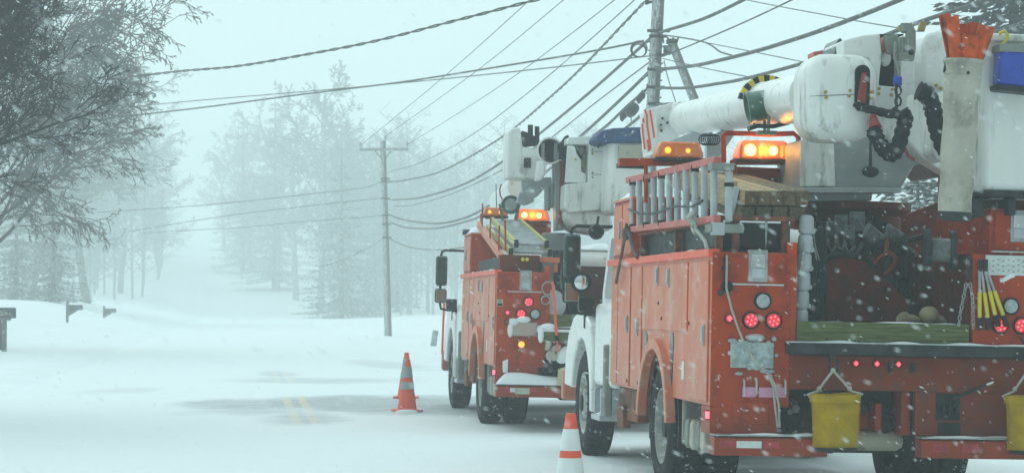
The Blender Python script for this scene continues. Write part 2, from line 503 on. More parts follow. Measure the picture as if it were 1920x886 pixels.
for a in [
        (2.6, 34.4, 4.0, 4.2, 1.0, -0.2), (0.4, 32.2, 1.7, 2.6, 0.55, 0.0), (0.80, 30.6, 0.9, 3.4, 0.62, 0), (1.6, 45.0, 3.0, 3.0, 0.55, 0.0), (0.75, 49.5, 0.7, 4.0, 0.55, 0),
        (-2.1, 40.0, 1.3, 2.4, 0.46, 0.6), (3.6, 56.0, 1.6, 7.0, 0.5, -2.0), (-0.6, 54.0, 1.8, 2.0, 0.3, 0), (4.3, 31.0, 1.5, 6.0, 0.6, 0), (4.6, 20.0, 1.2, 5.0, 0.45, 0)]:  # last two, under the trucks, paint bare road and shade together
    p = patch(*a)
    pm = p if pm is None else M_('MAXIMUM', pm, p)
streak = NZ(2.2, (0.35, 1.5, 1), 8, 0.75)
mask = SS(M_('ADD', pm, M_('MULTIPLY', M_('SUBTRACT', streak, 0.5), 0.75)), 0.25, 0.85)
mask = M_('MULTIPLY', mask, M_('ADD', 0.42, M_('MULTIPLY', SS(NZ(7, (0.4, 1.2, 1), 6, 0.8), 0.35, 0.65), 0.28)))
def stripe(c, wd):
    return M_('SUBTRACT', 1.0, SS(M_('ABSOLUTE', M_('SUBTRACT', X, c)), wd * 0.7, wd))
yl = M_('MULTIPLY', M_('MAXIMUM', stripe(0.69, 0.075), stripe(0.93, 0.075)), SS(NZ(3.5, (1, 0.8, 1), 7, 0.75), 0.30, 0.60))
def MIX(f, c1, c2):
    x = n.new('ShaderNodeMix')
    x.data_type = 'RGBA'
    for s_, v in ((0, f), (6, c1), (7, c2)):
        if hasattr(v, 'is_linked'): l.new(v, x.inputs[s_])
        else: x.inputs[s_].default_value = (*v, 1)
    return x.outputs[2]
asph = MIX(NZ(30, (1, 1, 1), 3), (0.10, 0.105, 0.11), (0.20, 0.21, 0.215))
asph = MIX(yl, asph, (0.56, 0.36, 0.06))
snowc = MIX(NZ(0.6, (1, 0.5, 1), 4), (0.80, 0.83, 0.84), (0.84, 0.87, 0.88))
l.new(MIX(mask, snowc, asph), b.inputs['Base Color'])
b.inputs['Roughness'].default_value = 0.7
bp = n.new('ShaderNodeBump')
bp.inputs['Strength'].default_value, bp.inputs['Distance'].default_value = 0.7, 0.06
l.new(NZ(1.6, (0.6, 1.6, 1), 7), bp.inputs['Height'])
l.new(bp.outputs[0], b.inputs['Normal'])
def road_z(x, y):
    d = abs(x - road_c(y))
    return road_h(y) - 0.10 * smooth(4.4, 5.2, d) + 0.004
tag(grid('road', [0.8 + (-5.2 + i * 0.4) for i in range(27)], ys, road_z, m), kind='structure')

# ------------------------------------------------------------------ traffic cones
def make_cone(kind):
    t = empty('traffic_cone')
    H, rb, rt = 0.71, 0.135, 0.035
    f = lambda z: rb + (rt - rb) * z / (H - 0.03)
    if kind == 'grey':
        cuts = [(0, .405, CONE), (.405, .555, REFGREY), (.555, .645, CONE), (.645, .865, REFGREY), (.865, 1, CONE)]
    else:
        cuts = [(0, .25, CONE), (.25, .545, CONEWHT), (.545, .62, CONE), (.62, .845, CONEWHT), (.845, 1, CONE)]
    hh = H - 0.03
    mb = MB()
    mb.lathe((0, 0, 0.03), (0, 0, 1), [(rb, 0), (f(hh), hh), (f(hh) * 0.8, hh + 0.006), (0.02, hh)], 28)
    mb.build('cone_body', CONE, t)
    for a, c, mt in cuts:
        if mt is CONE: continue
        mb = MB()
        mb.lathe((0, 0, 0.03), (0, 0, 1), [(f(a * hh), a * hh), (f(a * hh) + 0.004, a * hh), (f(c * hh) + 0.004, c * hh), (f(c * hh), c * hh)], 28)
        mb.build('reflective_collar', mt, t)
    mb = MB()
    q = 0.185
    mb.prism([(-q, -q * .7), (-q * .7, -q), (q * .7, -q), (q, -q * .7), (q, q * .7), (q * .7, q), (-q * .7, q), (-q, q * .7)], 'z', 0.0, 0.03)
    mb.build('cone_base', CONE, t, bevel=0.006)
    return t
P = at(763, 769, 31.9)
c1 = make_cone('grey'); c1.location = (P.x, 31.9, 0.01); c1.rotation_euler = (R(1), R(0.5), R(20))
tag(c1, 'orange cone with two grey collars on the road, the nearer of the overlapping pair', 'traffic cone', 'cones along the coned off lane')
P = at(761, 747, 36.4)
c2 = copy_tree(c1); c2.location = (P.x, 36.4, 0.01); c2.rotation_euler = (0, R(1.0), R(-15))
tag(c2, 'orange cone with grey collars mostly hidden behind the other grey collared cone', 'traffic cone', 'cones along the coned off lane')
P = at(1068, 800, 16.3)
c3 = make_cone('white'); c3.location = (P.x, 16.3, 0.005); c3.rotation_euler = (0, R(0.8), R(8))
tag(c3, 'orange cone with two bright white collars beside the near truck', 'traffic cone', 'cones along the coned off lane')
mb = MB()
mb.ell((c1.location.x - .02, 31.9 - .24, 0), (.17, .10, .05), 16, 8)
tag(mb.build('snow_heap', SNOW), 'little white heap of snow against the base of the front grey collared cone', 'snow heap')
# ------------------------------------------------------------------ the two bucket trucks
class Truck:
    def __init__(s, X0, Y0, yaw, roll):
        s.M = Matrix.Translation((X0, Y0, 0)) @ Matrix.Rotation(-yaw, 4, 'Z') @ Matrix.Rotation(roll, 4, 'Y')
        s.Mi = s.M.inverted()
        s.o = s.Mi @ CAM
        s.root = empty('bucket_truck')
        s.root.matrix_world = s.M
    def r(s, px, py, v):                      # truck coordinates of what is seen at px, py, v metres ahead of the tail
        d = s.Mi.to_3x3() @ ray(px, py)
        return s.o + d * ((v - s.o.y) / d.y)
    def u(s, px, py, u):                      # same, on a plane u metres from the left side
        d = s.Mi.to_3x3() @ ray(px, py)
        return s.o + d * ((u - s.o.x) / d.x)
    def w(s, p):
        return s.M @ Vector(p)
    def poly(s, pts, v):
        return [((q := s.r(x, y, v)).x, q.z) for x, y in pts]

def arc(cx, cy, r, a0, a1, n):
    return [(cx + r * math.cos(R(a0 + (a1 - a0) * i / n)), cy + r * math.sin(R(a0 + (a1 - a0) * i / n))) for i in range(n + 1)]

def make_wheel(T, x, y, side, front):         # x = outer face; side -1: outer face looks left
    mb = MB()
    d = (-side, 0, 0)                         # from the outer face inwards
    o = (x, y, 0.515)
    hub = [(0.0, -0.02), (0.075, -0.02), (0.09, 0.02), (0.09, 0.12)] if front else [(0.0, 0.03), (0.085, 0.03), (0.10, 0.06), (0.10, 0.16)]
    wh = mb.lathe(o, d, hub, 20).build('wheel', DARK, T.root)
    ty = MB()
    ty.lathe(o, d, [(0.30, 0.02), (0.33, 0.0), (0.42, -0.008), (0.475, 0.006), (0.502, 0.03), (0.508, 0.06), (0.508, 0.20), (0.502, 0.23), (0.475, 0.254), (0.42, 0.268), (0.33, 0.26), (0.30, 0.24)], 48, False)
    for k in range(40):
        a = 2 * math.pi * k / 40
        for h, da in ((0.055, 0), (0.128, 0.5), (0.205, 0)):
            aa = a + da * 2 * math.pi / 40
            c = Vector(o) + Vector(d) * h + Vector((0, math.cos(aa), math.sin(aa))) * 0.508
            ty.obox(c, (0.052, 0.046, 0.022), Matrix.Rotation(aa - math.pi / 2, 3, 'X'))
    ty.build('tyre', RUBBER, wh)
    rm = MB()
    if front:
        rm.lathe(o, d, [(0.305, 0.012), (0.29, 0.012), (0.275, 0.05), (0.20, 0.06), (0.15, 0.02), (0.09, 0.0), (0.09, 0.03)], 32, False)
    else:
        rm.lathe(o, d, [(0.305, 0.012), (0.29, 0.012), (0.275, 0.07), (0.255, 0.13), (0.16, 0.15), (0.10, 0.13), (0.10, 0.16)], 32, False)
    for k in range(10):
        a = 2 * math.pi * k / 10
        c = Vector(o) + Vector(d) * (0.03 if front else 0.14) + Vector((0, math.cos(a), math.sin(a))) * 0.17
        rm.lathe(c, d, [(0.014, -0.025), (0.014, 0.02)], 6)
    rm.build('rim', RIMM, wh)
    return wh

RIMM = mat('snow dusted rim', (0.30, 0.31, 0.28), 0.5, metal=0.2, vary=0.25, frost=0.45)
def plate(T, name, m, x0, x1, y0, y1, z0, z1, parent=None, bevel=0.004):
    return MB().box(x0, x1, y0, y1, z0, z1).build(name, m, parent or T.root, bevel=bevel)

def round_lamp(T, c, r, kind, parent=None):
    c = Vector(c)
    g = MB().lathe(c, (0, -1, 0), [(r * 1.22, -0.012), (r * 1.25, 0.012), (r * 1.1, 0.024), (r, 0.018)], 28).build('rear_light', BLACK, T.root)
    lm = {'red': REDLENS, 'clear': CLEAR, 'dim': DIMRED}[kind]
    MB().lathe(c, (0, -1, 0), [(r * 1.0, 0.012), (r * 0.95, 0.02), (r * 0.6, 0.028), (0, 0.03)], 24).build('lens', lm, g)
    if kind == 'red':
        mb = MB()
        spots = [(0, 0)] + [(0.6 * math.cos(a), 0.6 * math.sin(a)) for a in [k * math.pi / 3 + 0.3 for k in range(6)]]
        if r < 0.035: spots = [(0, 0.4), (0, -0.4), (-.35, 0), (.35, 0)]
        for a, b_ in spots:
            mb.ell(c + Vector((a * r, -0.03, b_ * r)), r * (0.13 if r > .035 else 0.24), 8, 5)
        mb.build('light_diode', REDLED, g)
    return g

def latch(T, c, parent, w_=0.07, h_=0.115):   # paddle latch with a recessed cup
    c = Vector(c)
    mb = MB()
    mb.slot(0).box(c.x - w_, c.x + w_, c.y - 0.008, c.y + 0.002, c.z - h_, c.z + h_)
    mb.slot(1).box(c.x - w_ * .72, c.x + w_ * .72, c.y - 0.014, c.y - 0.008, c.z - h_ * .1, c.z + h_ * .72)
    mb.slot(2).box(c.x - w_ * .66, c.x + w_ * .66, c.y - 0.0115, c.y - 0.008, c.z - h_ * .75, c.z - h_ * .18)
    return mb.build('paddle_latch', [STEEL, CHROME, ALLOY], parent, bevel=0.003)

def beacon(T, c, wd, lit):
    c = Vector(c)
    a, h, dp = wd / 2, wd * 0.33, 0.11
    g = MB().box(c.x - a * 1.02, c.x + a * 1.02, c.y - dp, c.y + dp, c.z - 0.025, c.z - 0.002).build('beacon_light', DARK, T.root, bevel=0.004)
    lens = MB().prism([(c.x - a, c.z), (c.x + a, c.z), (c.x + a * .97, c.z + h * .3), (c.x + a * .80, c.z + h), (c.x - a * .80, c.z + h), (c.x - a * .97, c.z + h * .3)], 'y', c.y - dp, c.y + dp)
    lens.build('lens', AMBER, g, bevel=0.02)
    for sx, st in ((-.42, lit[0]), (.42, lit[1])):
        mb = MB()
        p = c + Vector((a * sx, 0, h * .5))
        mb.ell(p, 0.02 + 0.028 * st, 14, 9)
        mb.build('bulb', BULB if st > .3 else BULBDIM, g)
    mb = MB()
    for sx in (-.02, -.75, .75):
        mb.box(c.x + a * sx - 0.004, c.x + a * sx + 0.004, c.y - dp * .5, c.y + dp * .5, c.z, c.z + h * .8)
    for sx in (-.42, .42):
        mb.lathe(c + Vector((a * sx, .05, 0)), (0, 0, 1), [(a * .25, 0), (a * .3, 0.02)], 16)
    mb.build('reflector', ALLOY, g)
    if max(lit) > .3:
        ld = bpy.data.lights.new('beacon_glow', 'POINT')
        ld.energy, ld.color, ld.shadow_soft_size = 1.6, (1, 0.5, 0.08), 0.05
        lo = bpy.data.objects.new('bulb_glow', ld)
        col.objects.link(lo)
        lo.parent = g
        lo.location = c + Vector((0, -0.16, h * .5))
    return g

def build_base(T, B):
    rt = T.root
    # ---- wheels
    for side, x in ((-1, 0.03), (1, 2.47)):
        make_wheel(T, x + 0.0, 6.4, side, True)
        make_wheel(T, x, 2.12, side, False)
        make_wheel(T, x - side * 0.31, 2.12, side, False)
    # ---- chassis
    mb = MB()
    for x in (0.82, 1.6): mb.box(x, x + 0.08, 0.1, 7.4, 0.66, 0.90)
    for y in (0.5, 1.4, 3.0, 4.2): mb.box(0.9, 1.6, y, y + 0.08, 0.68, 0.86)
    mb.tube([(0.5, 2.12, .5), (0.9, 2.12, .52), (1.05, 2.12, .5), (1.45, 2.12, .5), (1.6, 2.12, .52), (2.0, 2.12, .5)], [.07, .08, .19, .19, .08, .07], 12)
    mb.tube([(0.4, 6.4, .5), (2.1, 6.4, .5)], 0.06, 8)
    mb.tube([(1.25, 2.1, .55), (1.25, 5.5, .75)], 0.05, 8)
    mb.box(0.62, 0.80, 1.5, 2.8, 0.58, 0.66); mb.box(1.70, 1.88, 1.5, 2.8, 0.58, 0.66)
    mb.box(0.1, 2.4, 5.2, 6.9, 0.62, 0.78)
    mb.build('chassis', DARK, rt)
    mb = MB()
    mb.box(0.06, 0.5, 3.35, 4.35, 0.47, 0.757); mb.box(0.02, 0.10, 3.9, 4.2, 0.40, 0.60)
    mb.box(0.01, 0.3, 2.95, 3.3, 0.58, 0.757)
    mb.build('underbody_box', RUST, rt, bevel=0.01)
    # ---- cab
    cab = MB()
    cab.prism([(4.62, .72), (4.62, 2.15), (4.74, 2.28), (5.55, 2.28), (5.72, 2.2), (6.12, 1.62), (6.12, .72)], 'x', 0.16, 2.34)
    cab.box(0.02, 0.17, 4.60, 5.62, 0.72, 1.50)
    cabo = cab.build('cab', WHITE, rt, bevel=0.05)
    MB().prism([(4.95, 1.55), (4.95, 2.12), (5.52, 2.12), (5.86, 1.62), (5.86, 1.55)], 'x', 0.150, 0.163).build('side_window', GLASS, cabo)
    MB().prism([(4.95, 1.55), (4.95, 2.12), (5.52, 2.12), (5.86, 1.62), (5.86, 1.55)], 'x', 2.337, 2.350).build('side_window', GLASS, cabo)
    MB().obox((1.25, 5.925, 1.93), (1.9, 0.012, 0.60), Matrix.Rotation(R(34.6), 3, 'X')).build('windscreen', GLASS, cabo)
    MB().box(0.4, 2.1, 4.612, 4.624, 1.6, 2.05).build('rear_window', GLASS, cabo)
    MB().prism([(6.12, .85), (6.12, 1.60), (6.3, 1.63), (7.35, 1.42), (7.50, 1.25), (7.5, .75)], 'x', 0.42, 2.08).build('hood', WHITE, rt, bevel=0.06)
    for x0, x1 in ((0.0, 0.43), (2.07, 2.5)):
        pts = [(5.68, .46), (5.66, 1.05), (5.80, 1.28), (6.10, 1.38), (6.55, 1.42), (6.95, 1.36), (7.28, 1.18), (7.46, .92), (7.5, .66)] + arc(6.4, .515, .64, 12, 184, 14) + [(5.745, .46)]
        MB().prism(pts, 'x', x0, x1).build('fender', WHITE, rt, bevel=0.03)
    mb = MB()
    for k, z in enumerate((0.78, 0.92, 1.06, 1.2)): mb.box(0.7, 1.8, 7.49, 7.53, z, z + .07)
    mb.build('grille', CHROME, rt)
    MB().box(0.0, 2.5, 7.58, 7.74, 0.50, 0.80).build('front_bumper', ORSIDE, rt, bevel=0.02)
    mb = MB()
    mb.box(0.0, 0.32, 5.1, 5.62, 0.40, 0.45); mb.box(0.02, 0.3, 5.15, 5.2, 0.45, 0.7); mb.box(0.02, 0.3, 5.55, 5.6, 0.45, 0.7)
    mb.build('step', ALLOY, rt, bevel=0.005)
    mb = MB()
    mb.box(-0.02, 0.06, 4.72, 4.84, 0.46, 1.12)
    mb.build('grab_handle', COLLET, rt, bevel=0.02)
    # fender lamp
    MB().box(-0.01, 0.06, 6.1, 6.18, 1.25, 1.40).build('marker_lamp', BLACK, rt, bevel=0.015)
    # ---- body: cabinets on both sides, bed floor, front wall
    bod = MB()
    side = [(0, .765), (0, 1.872), (4.45, 1.872), (4.45, .765)] + arc(2.08, .515, .66, 22.5, 157.5, 16)[0:]
    # outline runs front bottom -> over the wheel arch -> rear bottom
    bod.prism(side, 'x', 0.0, 0.575)
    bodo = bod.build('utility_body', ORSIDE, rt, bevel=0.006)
    MB().prism([(0.02, .765), (0.02, 1.90), (4.45, 1.90), (4.45, .765)] + arc(2.08, .515, .66, 22.5, 157.5, 16), 'x', 1.925, 2.5).build('right_cabinet', ORANGE, bodo, bevel=0.006)
    MB().box(0.575, 1.925, 0.02, 4.45, 1.12, 1.185).build('bed_floor', REDBED, bodo)
    MB().box(0.582, 1.918, 3.0, 3.2, 1.187, 2.0).build('bed_bulkhead', REDBED if B else DARK, bodo)
    mb = MB()                                  # the inner faces of the cabinets
    mb.box(0.575, 0.581, 0.03, 4.29, 1.187, 1.87); mb.box(1.919, 1.925, 0.03, 4.29, 1.187, 1.9)
    mb.build('bed_side', REDBED, bodo)
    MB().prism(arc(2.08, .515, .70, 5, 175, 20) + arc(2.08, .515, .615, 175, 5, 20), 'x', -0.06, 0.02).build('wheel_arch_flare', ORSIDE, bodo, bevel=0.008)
    MB().prism(arc(2.08, .515, .655, -12, 192, 20) + arc(2.08, .515, .635, 192, -12, 20), 'x', 0.05, 0.60).build('wheel_well', BLACK, bodo)
    # doors on the left side
    def side_door(y0, y1, z0, z1, hy, hz):
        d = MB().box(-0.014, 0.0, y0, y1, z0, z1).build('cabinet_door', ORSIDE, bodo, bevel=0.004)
        for a, c in zip(hy, hz):
            mb = MB()
            mb.slot(0).box(-0.024, -0.013, a - .035, a + .035, c - .075, c + .075)
            mb.slot(1).box(-0.034, -0.023, a - .018, a + .018, c - .05, c + .06)
            mb.build('door_handle', [STEEL, ALLOY], d, bevel=0.003)
        return d
    side_door(4.10, 4.43, .79, 1.81, (), ())
    side_door(3.44, 4.06, .79, 1.81, (3.55,), (1.32,))
    side_door(2.86, 3.36, .79, 1.81, (3.02,), (1.30,))
    side_door(0.86, 2.80, 1.285, 1.81, (1.62, 2.10), (1.70, 1.72))
    side_door(0.07, 0.80, .79, 1.81, (0.20,), (1.27,))
    mb = MB()
    for y0, y1, z0, z1 in ((2.60, 2.76, 0.92, 1.27), (1.42, 1.56, 0.86, 1.27)):
        c, h = (y0 + y1) / 2, (y1 - y0) / 2
        mb.prism([(c - h * .5, z0), (c + h * .3, z0), (c + h, z1 - .05), (c + h * .6, z1), (c - h * .6, z1), (c - h, z1 - .05)], 'x', -0.006, 0.004)
    mb.build('slot_shade', MIRBACK, bodo, bevel=0.004)  # flat dark patches; the shade of open slots beside the doors is their colour
    MB().box(-0.004, 0.004, 0.98, 1.07, .92, 1.06).build('sticker', REFWHT, bodo)
    mb = MB()
    for y, z in ((2.05, 1.50), (1.9, 1.38), (2.95, .83), (0.75, 1.35), (3.5, .83)):
        mb.lathe((-0.012, y, z), (-1, 0, 0), [(0.014, 0), (0.014, 0.008), (0, 0.01)], 10)
    mb.build('bolt_head', DARK, bodo)
    MB().box(-0.03, 0.05, -0.01, 4.62, 1.835, 1.892).build('side_rail', ORSTRIPE, bodo, bevel=0.004)
    # ---- tail
    tl = MB()
    tl.box(0.0, 0.575, -0.014, -0.001, .765, 1.868)
    tl.box(0.0, 0.50, -0.014, 0.30, .565, .764)
    tlo = tl.build('tail_panel', ORANGE, rt, bevel=0.004)
    MB().box(1.925, 2.5, -0.014, 0.018, 1.236, 1.90).build('cabinet_panel', ORANGE, tlo, bevel=0.004)
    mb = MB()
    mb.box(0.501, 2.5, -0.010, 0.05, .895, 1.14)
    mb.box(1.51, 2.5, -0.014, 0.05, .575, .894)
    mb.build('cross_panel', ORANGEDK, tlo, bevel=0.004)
    td = MB().box(0.05, 0.545, -0.022, -0.013, 1.615, 1.85).build('tail_door', ORANGE, tlo, bevel=0.004)
    latch(T, (0.33, -0.022, 1.775), td)
    MB().box(0.125, 0.52, -0.035, -0.013, 1.64 - .005, 1.652 - .005).build('drip_rail', ALLOY, tlo)
    MB().box(0.16, 0.43, -0.022, -0.013, .64, .80).build('flush_door', ORANGE, tlo, bevel=0.006)
    MB().box(0.548, 0.62, -0.012, 0.10, 1.236, 1.95).build('corner_post', ORANGE, tlo, bevel=0.004)
    MB().box(0.50, 1.51, 0.42, 0.46, .42, .894).build('hitch_backdrop', BLACK, tlo)  # black sheet across the hitch bay, shade of the hole in its colour
    MB().box(0.54, 2.5, -0.16, -0.016, 1.15, 1.232).build('tail_step', DARK, rt, bevel=0.006)
    MB().box(0.54, 2.5, -0.162, -0.02, 1.233, 1.241).build('tread_edge', ALLOY, rt)
    MB().box(0.622, 1.90, -0.03, 0.015, 1.242, 1.385).build('tail_plank', GREENWOOD, rt, bevel=0.004)
    for x0, x1, nm in ((0.0, 0.82, 0), (1.51, 2.5, 1)):
        bo = MB().prism([(-0.19, .425), (-0.19, .545), (-0.17, .555), (-.016, .562), (-.016, .425)], 'x', x0, x1).build('rear_bumper', ORANGE, rt, bevel=0.006)
        MB().box(x0, x1, -0.185, -0.018, .5635, .572).build('bumper_lip', STEEL, bo)
        if nm == 0:
            mb = MB()
            for a, b_, k in ((.045, .16, 0), (.16, .34, 1), (.34, .47, 0)):
                mb.slot(k).box(x0 + a, x0 + b_, -0.1935, -0.19, .48, .53)
            mb.build('reflective_tape', [REFRED, REFWHT], bo)
        else:
            for a in (.08, .3, .72): MB().box(x0 + a, x0 + a + .12, -0.1935, -0.19, .47, .53).build('reflective_tape', REFRED, bo)
    # lower gear behind the rear wheel
    mb = MB()
    mb.box(0.03, 0.33, 1.14, 1.21, 0.42, 0.86)
    mb.build('mud_flap', COLLET, rt, bevel=0.02)
    for k in range(4):
        y = 0.32 + k * 0.2
        MB().prism([(y, .46), (y + .03, .60), (y + .10, .63), (y + .16, .60), (y + .18, .44), (y + .1, .40)], 'x', 0.03, 0.30).build('wheel_chock', COLLET if k % 2 else CANVAS, rt, bevel=0.015)
    g = MB().box(-0.02, 0.03, 0.02, 0.06, .665, .735).build('side_marker', BLACK, rt, bevel=0.006)
    MB().box(-0.026, 0.026, 0.008, 0.022, .675, .725).build('lens', REDLED, g, bevel=0.004)
    # hitch, tank, underbody machinery
    mb = MB()
    mb.box(1.08, 1.50, 0.30, 0.34, .60, .74); mb.box(1.08, 1.14, .1, .34, .6, .89); mb.box(1.44, 1.508, .1, .34, .57, .89)
    mb.box(1.25, 1.30, .12, .3, .6, .80)
    ho = mb.build('hitch', ORANGE, rt, bevel=0.008)
    MB().lathe((1.36, 0.30, .66), (0, -1, 0), [(0.085, 0), (0.085, .05), (.05, .08), (.045, .03)], 20).build('pintle_ring', DARK, ho)
    for x, z in ((0.58, .78), (0.68, .80), (0.62, .66), (0.74, .70), (1.18, .80), (1.12, .70), (1.33, .82), (1.0, .78)):
        mb = MB()
        mb.tube([(x, .40, z), (x + rnd.uniform(-.04, .04), .28, z - .02), (x + rnd.uniform(-.05, .05), .2, z - .08)], 0.022, 8)
        mb.ell((x, .2, z - .05), (.03, .03, .035), 8, 6)
        mb.build('hydraulic_fitting', DARK if x != .68 else COLLET, ho)
    MB().tube([(1.02, .3, .52), (1.05, .3, .52), (1.46, .3, .52), (1.50, .3, .52)], [.05, .075, .075, .05], 16).build('air_tank', TANK, rt)
    mb = MB()
    mb.box(1.66, 1.84, -0.018, -0.012, .69, .885); mb.box(1.68, 1.85, -.018, -.012, .585, .675)
    vo = mb.build('opening_shade', BLACK, tlo)  # dark sheets laid on the panel, standing in for shaded openings
    for x in (1.70, 1.75, 1.80):
        mb = MB()
        mb.tube([(x, -.015, .80), (x + .01, -.06, .79), (x + .005, -.06, .72)], 0.012, 8)
        mb.ell((x, -.03, .80), .02, 8, 6)
        mb.build('valve_fitting', DARK, vo)
    mb = MB()
    mb.slot(0).tube([(1.78, -.05, .85), (2.02, -.07, .95)], 0.011, 8)
    mb.slot(1).tube([(2.02, -.07, .95), (2.07, -.075, .97)], 0.016, 8)
    mb.build('valve_lever', [DARK, CHROME], vo)
    mb = MB()
    for x in (1.30, 1.47): mb.box(x, x + .025, -.06, -.012, 1.03, 1.10)
    mb.build('chain_hook', DARK, tlo, bevel=0.004)
    # headboard behind the cab
    mb = MB()
    mb.box(0.0, 0.40, 3.42, 4.42, 1.895, 2.40)
    fc = mb.build('upper_cabinet', ORANGE, rt, bevel=0.008)
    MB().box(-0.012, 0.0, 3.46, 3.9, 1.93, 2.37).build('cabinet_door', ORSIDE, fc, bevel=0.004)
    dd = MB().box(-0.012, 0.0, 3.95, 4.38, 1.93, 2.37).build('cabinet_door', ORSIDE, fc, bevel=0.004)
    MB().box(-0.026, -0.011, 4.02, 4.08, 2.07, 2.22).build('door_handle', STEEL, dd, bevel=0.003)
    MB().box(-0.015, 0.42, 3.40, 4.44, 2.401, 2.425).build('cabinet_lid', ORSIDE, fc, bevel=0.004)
    # mirrors
    mb = MB()
    mb.tube([(0.2, 5.75, 2.24), (-0.16, 5.72, 2.24), (-.2, 5.71, 2.22), (-.215, 5.7, 2.16), (-.215, 5.7, 1.5), (-.20, 5.7, 1.42), (-.1, 5.7, 1.40), (.1, 5.72, 1.42)], 0.018, 10)
    for z in (1.66,): mb.box(-.24, -.2, 5.68, 5.71, z - .02, z + .02)
    mi = mb.build('door_mirror', BLACK, rt)
    MB().box(-.29, -.125, 5.62, 5.70, 1.74, 2.16).build('mirror_shell', MIRBACK, mi, bevel=0.035)
    MB().box(-.275, -.14, 5.606, 5.618, 1.76, 2.14).build('mirror_glass', MIRDK, mi, bevel=0.005)
    MB().box(-.295, -.125, 5.63, 5.70, 1.50, 1.70).build('mirror_shell', BLACK, mi, bevel=0.03)
    MB().box(-.278, -.14, 5.612, 5.626, 1.515, 1.685).build('convex_glass', MIRROR, mi, bevel=0.012)
    MB().box(-.12, 0.03, 5.72, 5.86, 1.42, 1.56).build('spot_mount', BLACK, mi, bevel=0.02)
    return tlo

MIRDK = mat('teal tinted mirror glass', (0.05, 0.11, 0.11), 0.08, metal=0.9, vary=0.15)

A = Truck(3.315, 16.3, 0, R(1.2))
B = Truck(2.905, 26.7, R(0.4), R(1.4))
tailA = build_base(A, False)
tailB = build_base(B, True)
tag(A.root, 'near orange bucket truck with a white boom and yellow buckets hung on its tail', 'bucket truck', 'bucket trucks parked nose to tail')
tag(B.root, 'orange bucket truck parked ahead with snow heaped on its rear bumper', 'bucket truck', 'bucket trucks parked nose to tail')

# ---- lights on the tails
for T, dx in ((A, 0), (B, 0)):
    for x0 in ((0.37, 0.285, 0.45), (2.21, 2.135, 2.29)):
        if T is A: ks = ('clear', 'red', 'red') if x0[0] < 1 else ('clear', 'red', 'red')
        else: ks = ('red', 'red', 'clear')
        round_lamp(T, (x0[0], -0.016, 1.525), 0.052, ks[0])
        round_lamp(T, (x0[1], -0.016, 1.385), 0.052, ks[1])
        round_lamp(T, (x0[2], -0.016, 1.385), 0.052, ks[2])
    round_lamp(T, (0.125, -0.016, 1.395), 0.028, 'red')
    for x in (1.06, 1.215, 1.375): round_lamp(T, (x, -0.012, 1.09), 0.024, 'red')
round_lamp(B, (0.125, -0.016, 1.29), 0.028, 'dim')

# ---- near truck: tail details
q = A.r(1362, 537, -.02)
MB().lathe((q.x, -.014, q.z), (0, -1, 0), [(.042, 0), (.042, .04), (.03, .045), (.018, .03), (.018, .05), (0, .05)], 20).build('rubber_plug', BLACK, tailA)
mb = MB()
q = A.r(1356, 480, 0); q2 = A.r(1356, 535, 0)
mb.tube([(q.x, -.03, q.z), (q2.x, -.03, q2.z)], 0.006, 6)
mb.lathe((q.x, -.015, (q.z + q2.z) / 2 + .02), (0, -1, 0), [(.018, 0), (.018, .02)], 10)
mb.lathe((q.x - .02, -.015, q2.z - .055), (0, -1, 0), [(.02, 0), (.02, .03)], 10)
mb.build('latch_rod', DARK, tailA)
# snow caked licence plate with lamps
pl = MB()
x0, z0 = A.r(1368, 688, 0).x, A.r(1368, 688, 0).z
x1, z1 = A.r(1449, 642, 0).x, A.r(1449, 642, 0).z
pl.box(x0, x1, -.03, -.014, z0, z1)
for k in range(80):
    px, py = rnd.gauss(1409, 24), rnd.gauss(668, 20)
    if not (1362 < px < 1455 and 628 < py < 714): continue
    if py > 690 and 1395 < px < 1420: continue
    p = A.r(px, py, 0)
    pl.ell((p.x, -.022, p.z), (rnd.uniform(.012, .04), rnd.uniform(.008, .02), rnd.uniform(.008, .02)), 8, 6)
pl.build('licence_plate', PLATE, tailA, bevel=0.004)
p = A.r(1414, 632, 0)
MB().ell((p.x, -.03, p.z), (.075, .045, .028), 14, 8).build('plate_lamp', ALLOY, tailA)
# pink ribbons on clips
mb = MB()
for px in (1393, 1416, 1447, 1470):
    a, c = A.r(px, 711, 0), A.r(px, 738, 0)
    mb = MB()
    mb.tube([(a.x, -.02, a.z), (a.x, -.045, a.z - .01), (c.x, -.045, c.z), (c.x, -.02, c.z)], 0.008, 6)
    mb.build('wire_hook', ALLOY, tailA)
mb = MB()
a, c = A.r(1390, 743, 0), A.r(1472, 726, 0)
mb.box(a.x, a.x + .10, -.036, -.03, a.z, c.z); mb.box(a.x + .12, c.x, -.036, -.03, a.z, c.z)
tag(mb.build('ribbon_flag', PINK), 'pale pink ribbon flags folded over wire hooks on the near truck tail', 'ribbon').matrix_world = A.M
# the strap hanging from the plug
mb = MB()
for off in (0, .03):
    pts = [A.r(px, py, -.09 + o) for px, py, o in ((1363, 478, .06), (1362, 540, 0), (1372, 580, 0), (1384, 615, 0), (1396, 645, 0), (1412, 672, 0), (1440, 700, -.02), (1450, 725, -.02), (1453 + off * 130, 760, 0), (1458, 800, 0))]
    if off: pts = [p + Vector((.012, -.01, 0)) for p in pts[6:]]
    mb.tube(pts, 0.008, 8)
tag(mb.build('strap', ROPE), 'thin pale rope dangling down the near truck tail across its lights and plate', 'rope').matrix_world = A.M
